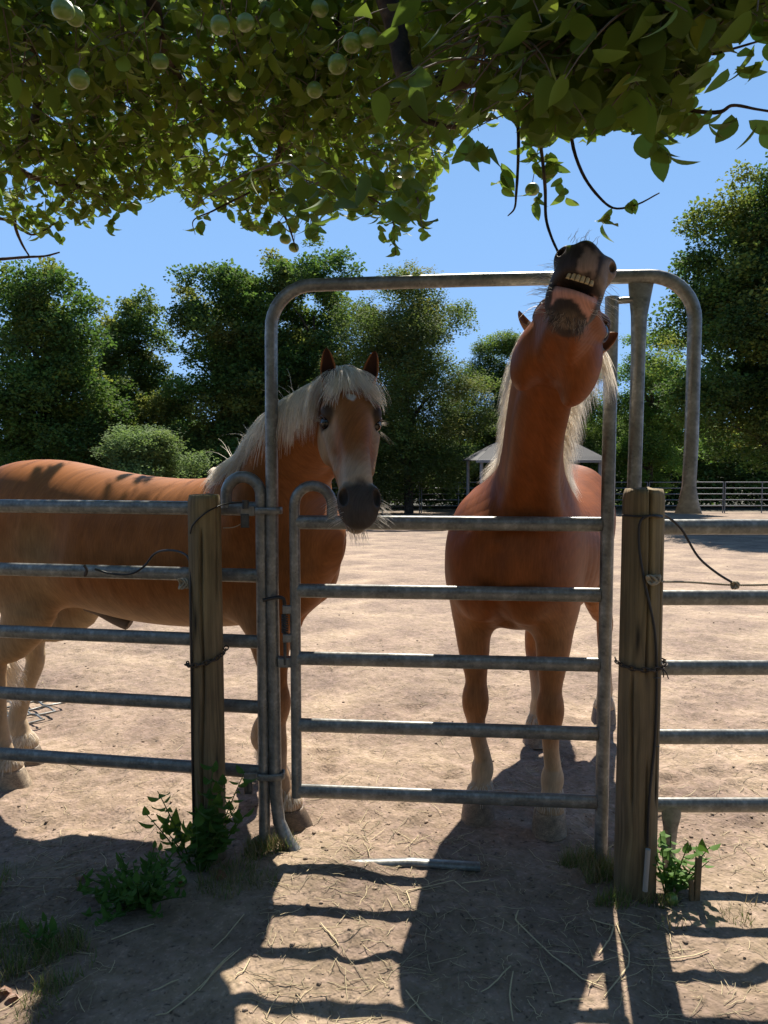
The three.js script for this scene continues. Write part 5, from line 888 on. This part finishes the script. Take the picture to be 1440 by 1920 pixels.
  for (let i = 0; i < N; i++) {
    const wide = i > N * 0.82, x = wide ? -600 + r() * 2500 : -60 + r() * 1560, y = wide ? -420 + 420 * Math.pow(r(), 0.6) : -60 + r() * 520;
    if (wide && x > 700 && y < -350) continue;
    if (y > lim(x) - 18) continue;
    if (!wide && x > 800 && y > 70 && r() < 0.5) continue; if (!wide && y > lim(x) - 70 && r() < 0.35) continue; if (!wide && vn(x * 0.012, y * 0.016, 5) < 0.3 && r() < 0.7) continue;
    let D = depth(x, y) + (r() - 0.5) * 1.3 * (x > 800 ? 0.75 : 1); D = Math.max(D, 1.15); if (x > 900 && r() < 0.35 && y < 120) D = 1.4 + 0.3 * r();
    if (open(A(x, y, D))) D = Math.min(D, 1.2 + (430 - y) / 430 * 0.6 + r() * 1.6); if (open(A(x, y, D))) continue;
    const p = A(x, y, D), a = r() * 6.28, pts = shoot(p, V(Math.cos(a) * 0.7, 0.1 - r() * 0.6, Math.sin(a) * 0.7).normalize(), 0.13 + 0.16 * r(), 5 + Math.floor(r() * 4), 0.86);
    const en = toPx(pts[5]); if (en[2] > 0.5 && en[0] > -100 && en[0] < 1540 && en[1] > lim(en[0]) - 10) continue;
    twigs.push(sweep(pts, pts.map((_, k) => lerp(0.0026, 0.001, k / 5)), 4));
  }
  for (let i = 0; i < 900; i++) { const p = V(-3.6 + 7 * r(), 2.35 + 2.0 * r(), -0.9 + 4.2 * r()); if (open(p)) continue; const a = r() * 6.28, pts = shoot(p, V(Math.cos(a) * 0.7, 0.1 - r() * 0.6, Math.sin(a) * 0.7).normalize(), 0.15 + 0.16 * r(), 7, 1.15); twigs.push(sweep(pts, pts.map((_, k) => lerp(0.0026, 0.001, k / 5)), 4)); }
  // sprigs that hang free below the canopy, and single leaves at the right
  for (const [x0, y0, x1, y1, D, n, sc] of [[735, 400, 742, 470, 3.3, 12, 0.8], [760, 360, 800, 440, 3.3, 14, 0.8], [700, 380, 720, 440, 3.3, 8, 0.8], [400, 395, 362, 430, 3.4, 7, 0.8], [940, 300, 940, 355, 2.2, 5, 0.85], [1000, 250, 1010, 380, 2.2, 16, 0.75], [1030, 280, 1065, 375, 2.15, 10, 0.75], [985, 270, 1050, 300, 2.2, 8, 0.8], [1150, 385, 1125, 425, 2.05, 4, 0.8], [1175, 383, 1195, 370, 2.06, 3, 0.6], [1250, 122, 1450, 75, 1.8, 9, 0.95], [1360, 130, 1440, 110, 1.8, 5, 1.0], [1330, 200, 1440, 240, 1.75, 7, 0.95], [1380, 20, 1450, 40, 1.7, 5, 1.0], [1290, 200, 1330, 225, 1.8, 4, 0.85], [60, 400, 120, 445, 4.1, 10, 0.9], [220, 395, 200, 430, 4, 8, 0.9], [1200, 230, 1250, 290, 1.6, 6, 1.05], [870, 250, 930, 280, 1.7, 6, 1]])
    for (let k = 0; k < n; k++) { const u = (k + 0.5) / n, p = A(lerp(x0, x1, u) + (r() - 0.5) * 8, lerp(y0, y1, u), D + (r() - 0.5) * 0.1), yaw = r() * 6.28; leaves.push([p, yaw, lerp(2.0, 3.1, r()), (r() - 0.5) * 0.6, sc * (0.8 + 0.4 * r()), 1]); }
  const shapes = [leafShape(0.076, 0.045, 7, 0.25, 0.35, 0.15), leafShape(0.070, 0.044, 7, 0.4, 0.7, -0.2), leafShape(0.082, 0.043, 7, 0.15, 0.9, 0.3)];
  const AP = APPLES, AD = (s) => clamp(0.056 * FOC / s, 1.5, 3.7), front = (q) => AP.some(([x, y, s]) => q[2] < AD(s) + 0.1 && Math.hypot(q[0] - x, q[1] - y) < s * 0.62);
  const kept = [];
  for (const l of leaves) {
    const m = MX(l[0], l[1], l[2], l[3], l[4]), c = V(0, 0.05, 0).applyMatrix4(m), tip = V(0, 0.075, 0).applyMatrix4(m), a = toPx(c), b = toPx(tip);
    if (c.distanceTo(camera.position) < 0.95 || a[2] < 0.4 && Math.abs(c.x) < 0.8) continue;
    if (a[2] > 0.5 && !l[5] && b[0] > -150 && b[0] < 1600 && b[1] > lim(b[0])) continue;
    if (!l[5] && (open(c) || back(c))) continue;
    if (a[2] > 0.5 && (front(a) || front(b))) continue;
    const inside = a[2] > 0.5 && a[0] > 0 && a[0] < 1440 && a[1] > 0 && a[1] < 600; kept.push([m, inside ? l[4] / a[2] : 0]);
  }
  kept.sort((a, b) => b[1] - a[1]);
  const mats = [0.8, 1.0, 1.25].map((k, i) => { const m = M.appleLeaf.clone(); m.color.setRGB(0.125 * k, 0.20 * k, [0.030, 0.028, 0.024][i] * k); return m; });
  const inv = new THREE.Matrix4().makeTranslation(-base.x, -base.y, -base.z);
  kept.slice(0, 300).forEach(([m], i) => { const o = shadows(new THREE.Mesh(shapes[i % 3], mats[(i * 7) % 3])); o.name = 'leaf'; m.clone().premultiply(inv).decompose(o.position, o.quaternion, o.scale); t.add(o); });
  const rest = kept.slice(300), col = new THREE.Color();
  M.appleMany = M.appleLeaf.clone(); M.appleMany.color.setRGB(1, 1, 1);
  for (let s = 0; s < 3; s++) {
    const mine = rest.filter((_, i) => i % 3 === s), im = shadows(new THREE.InstancedMesh(shapes[s], M.appleMany, mine.length)); im.name = 'foliage'; im.userData.kind = 'stuff';
    mine.forEach(([m], i) => { const k = 0.65 + 0.75 * r(), y = r() * r(); im.setMatrixAt(i, m.clone().premultiply(inv)); im.setColorAt(i, col.setRGB((0.135 + 0.09 * y) * k, (0.21 + 0.06 * y) * k, 0.028 * k)); }); t.add(im);
  }
  part(t, 'twigs', mergeGeometries(twigs), M.twig).userData.kind = 'stuff';
  // apples
  const prof = []; for (let i = 0; i <= 16; i++) { const a = i / 16 * Math.PI; prof.push(new THREE.Vector2(Math.sin(a) * (1 + 0.06 * Math.cos(a)), -Math.cos(a) * 0.90 + (i < 3 ? 0.14 * (1 - i / 3) : 0) - (i > 13 ? 0.22 * ((i - 13) / 3) : 0))); }
  M.appleGeo = new THREE.LatheGeometry(prof, 22);
  APPLES.forEach(([x, y, s], i) => { const d = AD(s), p = A(x, y, d), g = M.appleGeo.clone().scale(0.5, 0.5, 0.5).scale(0.88 * s / FOC * d, 0.88 * s / FOC * d, 0.88 * s / FOC * d).rotateX((r() - 0.5) * 0.9).rotateZ((r() - 0.5) * 0.9).translate(p.x, p.y, p.z), a = part(t, 'apple', g, M.apple); part(a, 'stalk', sweep([p.clone().add(V(0, s / FOC * d * 0.35, 0)), p.clone().add(V(0.006, s / FOC * d * 0.5 + 0.03, 0.004))], 0.0014, 5), M.twig); });
}
/* ---------------------------------------------------------------- weeds, grass, straw, fruit on the ground */
{
  const r = rng(808);
  const wl = [leafShape(0.05, 0.028, 4, 0.3, 0.7), leafShape(0.062, 0.03, 4, 0.4, 1.0), leafShape(0.042, 0.026, 4, 0.2, 0.5)];
  const weed = (name, label, base, stems, opt) => {
    const t = thing(name, label, 'plant', base);
    for (const [d, L, n] of stems) {
      const pts = [base.clone().add(V(d.x * 0.15 * L, 0, d.z * 0.15 * L))], q = pts[0].clone(), dd = d.clone().normalize();
      for (let i = 0; i < 6; i++) { dd.y -= opt.droop || 0.06; dd.normalize(); q.addScaledVector(dd, L / 6); pts.push(q.clone()); }
      part(t, 'stem', sweep(pts, pts.map((_, k) => lerp(0.0035, 0.0015, k / 6)), 5), M.weed);
      for (let i = 0; i < n; i++) { const u = (0.2 + 0.8 * (i + 0.5) / n) * 6, k = Math.min(5, Math.floor(u)), p = pts[k].clone().lerp(pts[k + 1], u - k), o = shadows(new THREE.Mesh(wl[i % 3], M.weed)); o.name = 'leaf'; MX(p.sub(base), i * 2.4 + r(), lerp(0.9, 2.1, r()), (r() - 0.5) * 0.6, (opt.leaf || 1) * (0.7 + 0.6 * r())).decompose(o.position, o.quaternion, o.scale); t.add(o); }
    }
  };
  const b1 = at(262, 1655, 2.42); b1.y = groundY(b1.x, b1.z);
  weed('weed_plant', 'low bushy weed growing in the shade left of the slim post', b1, Array.from({ length: 46 }, () => { const a = r() * 6.28, k = r(); return [V(Math.cos(a) * (0.3 + k * 0.9), 0.9 - 0.35 * k, Math.sin(a) * (0.3 + 0.9 * k)), 0.11 + 0.09 * r(), 10]; }), { leaf: 0.62 });
  const b2 = onGround(LPX - 0.02, LPD - 0.085);
  weed('climbing_weed', 'leafy weed climbing the foot of the slim left post', b2, [[V(0.12, 1, 0.05), 0.40, 16], [V(-0.3, 1, 0.1), 0.33, 14], [V(0.42, 1.3, 0.15), 0.42, 18], [V(0.25, 1.2, 0.08), 0.36, 16], [V(-0.65, 1.2, 0.1), 0.27, 10], [V(0.05, 1, 0.3), 0.22, 10], [V(0.42, 1.0, -0.1), 0.25, 8], [V(0.2, 1, 0.12), 0.28, 14], [V(-0.1, 1, 0.12), 0.18, 12], [V(0.35, 1, 0.2), 0.2, 12], [V(-0.45, 1, 0.15), 0.2, 12], [V(0.7, 1.3, 0.1), 0.26, 12]], { leaf: 1.15, droop: 0.05 });
  const b3 = at(1252, 1665, 2.46); b3.y = groundY(b3.x, b3.z);
  weed('weed_plant', 'bright sunlit weed growing between the thick post and the stake', b3, [[V(-0.1, 1, 0), 0.22, 12], [V(0.2, 1, 0.1), 0.20, 12], [V(0.55, 1, 0), 0.21, 12], [V(-0.25, 1, 0.1), 0.16, 10], [V(0.05, 1, 0.25), 0.14, 10], [V(0.75, 0.9, -0.1), 0.17, 10], [V(0.1, 1, -0.2), 0.2, 10]], { leaf: 0.95, droop: 0.05 });
  const b4 = onGround(-1.02, 2.20);
  weed('weed_plant', 'small dark seedling at the left of the bushy weed', b4, [[V(-0.3, 0.8, 0.2), 0.08, 6], [V(0.4, 0.7, 0.1), 0.08, 6], [V(0, 0.8, -0.3), 0.07, 5]], { leaf: 0.7 });
  // grass
  const blade = (() => { const P = [], I = []; for (let j = 0; j <= 4; j++) { const u = j / 4; P.push(-0.0016 * (1 - u), u, -0.25 * u * u, 0.0016 * (1 - u), u, -0.25 * u * u); } for (let j = 0; j < 4; j++) I.push(2 * j, 2 * j + 1, 2 * j + 2, 2 * j + 1, 2 * j + 3, 2 * j + 2); const g = new THREE.BufferGeometry(); g.setAttribute('position', new THREE.Float32BufferAttribute(P, 3)); g.setIndex(I); g.computeVertexNormals(); return g; })();
  const gm = [], gc = []; const patch = (x, D, rx, rd, n, h, dry) => { for (let i = 0; i < n; i++) { const a = r() * 6.28, k = Math.sqrt(r()), X = x + Math.cos(a) * rx * k, DD = D + Math.sin(a) * rd * k; if (fbm(X * 9, DD * 9, 4, 2) < 0.42 + 0.1 * k) continue; const m = new THREE.Matrix4().compose(onGround(X, DD, -0.004), new THREE.Quaternion().setFromEuler(new THREE.Euler((r() - 0.5) * 0.9, r() * 6.28, (r() - 0.5) * 1.1)), V(1, h * (0.5 + r()), h * (0.4 + r()))); gm.push(m); const d = r() < dry; gc.push(d ? [0.30, 0.24, 0.12] : [0.10 + 0.07 * r(), 0.15 + 0.06 * r(), 0.045]); } };
  patch(-1.15, 2.16, 0.26, 0.2, 1900, 0.05, 0.25); patch(-0.95, 2.1, 0.12, 0.13, 700, 0.05, 0.3); patch(-1.3, 2.45, 0.3, 0.2, 900, 0.05, 0.3); patch(-0.42, 2.74, 0.10, 0.08, 900, 0.05, 0.5); patch(-0.5, 2.55, 0.15, 0.12, 600, 0.045, 0.5);
  patch(0.72, 2.62, 0.12, 0.10, 1100, 0.06, 0.5); patch(0.74, 2.38, 0.06, 0.07, 300, 0.05, 0.2); patch(0.87, 2.36, 0.12, 0.10, 500, 0.05, 0.5); patch(1.24, 2.12, 0.22, 0.16, 1700, 0.04, 0.25); patch(1.2, 1.95, 0.2, 0.14, 1000, 0.04, 0.4); patch(1.05, 2.35, 0.2, 0.12, 500, 0.035, 0.5); patch(-1.0, 1.95, 0.15, 0.1, 400, 0.035, 0.5);
  const gi = shadows(new THREE.InstancedMesh(blade, (() => { const m = M.grass.clone(); m.color.setRGB(1, 1, 1); return m; })(), gm.length)), col = new THREE.Color(); gi.name = 'grass'; gm.forEach((m, i) => { gi.setMatrixAt(i, m); gi.setColorAt(i, col.setRGB(...gc[i])); }); scene.add(gi); tag(gi, 'thin tufts of grass at the post feet and along the edges of the path', 'grass', null, 'stuff');
  // straw
  const stalkGeo = (pts, w) => sweep(pts, pts.map((_, i) => [w * (i === 0 || i === pts.length - 1 ? 0.7 : 1), w * 0.55]), 5);
  const bits = [0, 1, 2, 3].map((k) => { const q = rng(k + 60), p = []; for (let i = 0; i <= 4; i++) p.push(V((i / 4 - 0.5), 0.03 * (q() - 0.3), 0.10 * (q() - 0.5))); return stalkGeo(p, 0.011); });
  const sm4 = [[], [], [], []], sc4 = [[], [], [], []];
  for (let i = 0; i < 5200; i++) {
    const near = i < 2300, D = near ? 1.5 + r() * 1.35 : 2.8 + Math.pow(r(), 1.3) * 6.5, x = near ? -1.3 + 2.7 * r() : (r() - 0.5) * (1.6 + D * 1.05); if (fbm(x * 1.7, D * 1.7, 9, 2) < 0.40) continue;
    const L = 0.018 + 0.13 * Math.pow(r(), 2.5), k = i % 4; sm4[k].push(new THREE.Matrix4().compose(onGround(x, D, 0.004), new THREE.Quaternion().setFromEuler(new THREE.Euler(0, r() * 6.28, (r() - 0.5) * 0.25)), V(L, Math.min(L, 0.05) + 0.06, Math.min(L, 0.06) + 0.05))); const b = 0.5 + 0.6 * r(), g = r() < 0.3 ? 0.6 : 1; sc4[k].push([0.48 * b * g, 0.385 * b * g, 0.22 * b * g]);
  }
  M.strawMany = M.straw.clone(); M.strawMany.color.setRGB(1, 1, 1);
  for (let k = 0; k < 4; k++) { const im = shadows(new THREE.InstancedMesh(bits[k], M.strawMany, sm4[k].length)); im.name = numbered('straw_litter'); sm4[k].forEach((m, i) => { im.setMatrixAt(i, m); im.setColorAt(i, col.setRGB(...sc4[k][i])); }); scene.add(im); tag(im, 'short bits of chopped straw scattered over the earth', 'straw', 'straw litter on the ground', 'stuff'); }
  // the long stalks that can be picked out
  const G = (px, py) => { const v = -(py - 960) / FOC, c = Math.cos(TILT), s = Math.sin(TILT), D = EYE * (c + v * s) / (s - v * c), p = at(px, py, D); p.y = groundY(p.x, p.z) + 0.007; return p; };
  const stalks = [
    ['long bundle of straw lying from the gate corner shadow down to the left', [[460, 1715], [420, 1755], [398, 1778]]], ['longest straw stalk running down to the bottom edge', [[455, 1775], [380, 1850], [310, 1908], [290, 1920]]], ['second long stalk beside the longest one', [[440, 1785], [400, 1830], [372, 1862]]],
    ['pale straw lying in shade left of the lit path', [[207, 1768], [250, 1750], [290, 1733]]], ['short thick straw in the shade near the bottom', [[285, 1865], [310, 1855], [335, 1845]]], ['bent straw with two angles below the sill', [[770, 1700], [762, 1675], [850, 1656], [880, 1680]]], ['straw lying flat right of the bent one below the sill', [[865, 1662], [895, 1660], [918, 1657]]],
    ['long bent stalk crossing the big shadow towards the gate post', [[972, 1715], [966, 1735], [1040, 1800], [1090, 1840], [1132, 1860]]], ['angled straw beside the shadow of the thick post', [[1105, 1730], [1152, 1742], [1140, 1770], [1122, 1796]]], ['thin stalk making a hook in the post shadow', [[1155, 1735], [1180, 1800], [1178, 1820], [1130, 1880]]],
    ['single straw at the bottom of the big shadow', [[760, 1855], [785, 1880], [812, 1908]]], ['upright looking straw pair at the bottom edge', [[962, 1825], [955, 1870], [962, 1918]]], ['frayed straw wisps in the middle of the big shadow', [[958, 1815], [930, 1845], [900, 1865]]], ['pale straw at the base of the thick post', [[1175, 1728], [1200, 1742], [1220, 1752]]],
    ['straw lying across the lower bar shadow', [[470, 1800], [455, 1825], [442, 1836]]], ['straw by the third bar shadow', [[600, 1735], [620, 1760], [636, 1776]]], ['short straw on the lit strip right of the big shadow', [[1040, 1884], [1070, 1881], [1095, 1882]]], ['dry twig on the lit earth at the right', [[1230, 1798], [1300, 1798], [1330, 1790]]],
  ];
  for (const [lab, pp] of stalks) { const q = pp.map(([x, y]) => G(x, y)), p = []; q.forEach((a, i) => { if (i) for (const u of [0.04, 0.5, 0.96]) p.push(q[i - 1].clone().lerp(a, u)); }); for (const a of p) { a.x += (r() - 0.5) * 0.003; a.y = groundY(a.x, a.z) + 0.006; } single('straw_stalk', stalkGeo(p, 0.0024), M.straw, lab, 'straw', null, null, p[0].clone()); }
  // clods and grit
  const cg = new THREE.IcosahedronGeometry(1, 1), cm = []; { const p = cg.attributes.position; for (let i = 0; i < p.count; i++) { const k = 0.75 + 0.5 * vn(p.getX(i) * 2 + 9, p.getY(i) * 2, p.getZ(i) * 2); p.setXYZ(i, p.getX(i) * k, p.getY(i) * k * 0.6, p.getZ(i) * k); } cg.computeVertexNormals(); }
  for (let i = 0; i < 5200; i++) { const D = i < 2600 ? 1.5 + r() * 1.6 : 2.8 + Math.pow(r(), 1.5) * 9, x = (r() - 0.5) * (1.2 + D * 1.15), s = 0.0018 + 0.0075 * Math.pow(r(), 6); cm.push(MX(onGround(x, D, s * 0.2), r() * 6, 0, 0, s)); }
  const ci = shadows(new THREE.InstancedMesh(cg, M.clod, cm.length)); ci.name = 'soil_crumbs'; cm.forEach((m, i) => { ci.setMatrixAt(i, m); const b = 0.7 + 0.7 * r(); ci.setColorAt(i, col.setRGB(b, b, b)); }); scene.add(ci); tag(ci, 'small clods and grit lying on the trampled earth', 'soil crumbs', null, 'stuff');
  // windfalls
  for (const [x, y, s, lab, rot] of [[382, 1612, 24, 'yellowish windfall apple close to the foot of the slim post', 1], [338, 1648, 24, 'green windfall apple with brown rot beside the bushy weed', 1], [1258, 1683, 26, 'green windfall apple under the sunlit weed', 0]]) {
    const g = G(x, y + 10), d = -g.z, R0 = s / FOC * d / 2, t = thing('fallen_apple', lab, 'apple', V(g.x, g.y - 0.008, g.z)); const c = V(g.x, g.y - 0.012 + R0 * 0.9, g.z);
    part(t, 'fruit', M.appleGeo.clone().scale(R0, R0, R0).rotateZ(0.9).rotateX(0.5).translate(c.x, c.y, c.z), M.apple);
    if (rot) part(t, 'rotten_patch', new THREE.SphereGeometry(R0 * 0.5, 12, 8).scale(1, 1, 0.4).translate(c.x + R0 * 0.15, c.y + R0 * 0.25, c.z + R0 * 0.78), M.rot);
  }
  const dry = new THREE.MeshPhysicalMaterial({ color: new THREE.Color().setRGB(0.20, 0.085, 0.035), roughness: 0.9, side: THREE.DoubleSide, transmission: 0.3, thickness: 0 });
  for (const [x, y, lab] of [[8, 1855, 'curled orange brown dead leaf at the lower left edge'], [20, 1868, 'second brown dead leaf beside the one at the left edge'], [140, 1650, 'brown dead leaf in the shade left of the bushy weed'], [420, 1655, 'small reddish dead leaf in the shade right of the slim post']]) { const p = G(x, y), g = leafShape(0.045, 0.040, 5, 0.5, 0.5, 0.9).applyMatrix4(MX(p.clone().add(V(0, 0.004, 0)), r() * 6, 1.45, 0.25, 1)); single('dead_leaf', g, dry, lab, 'leaf', null, null, p); }
}
renderer.render(scene, camera);
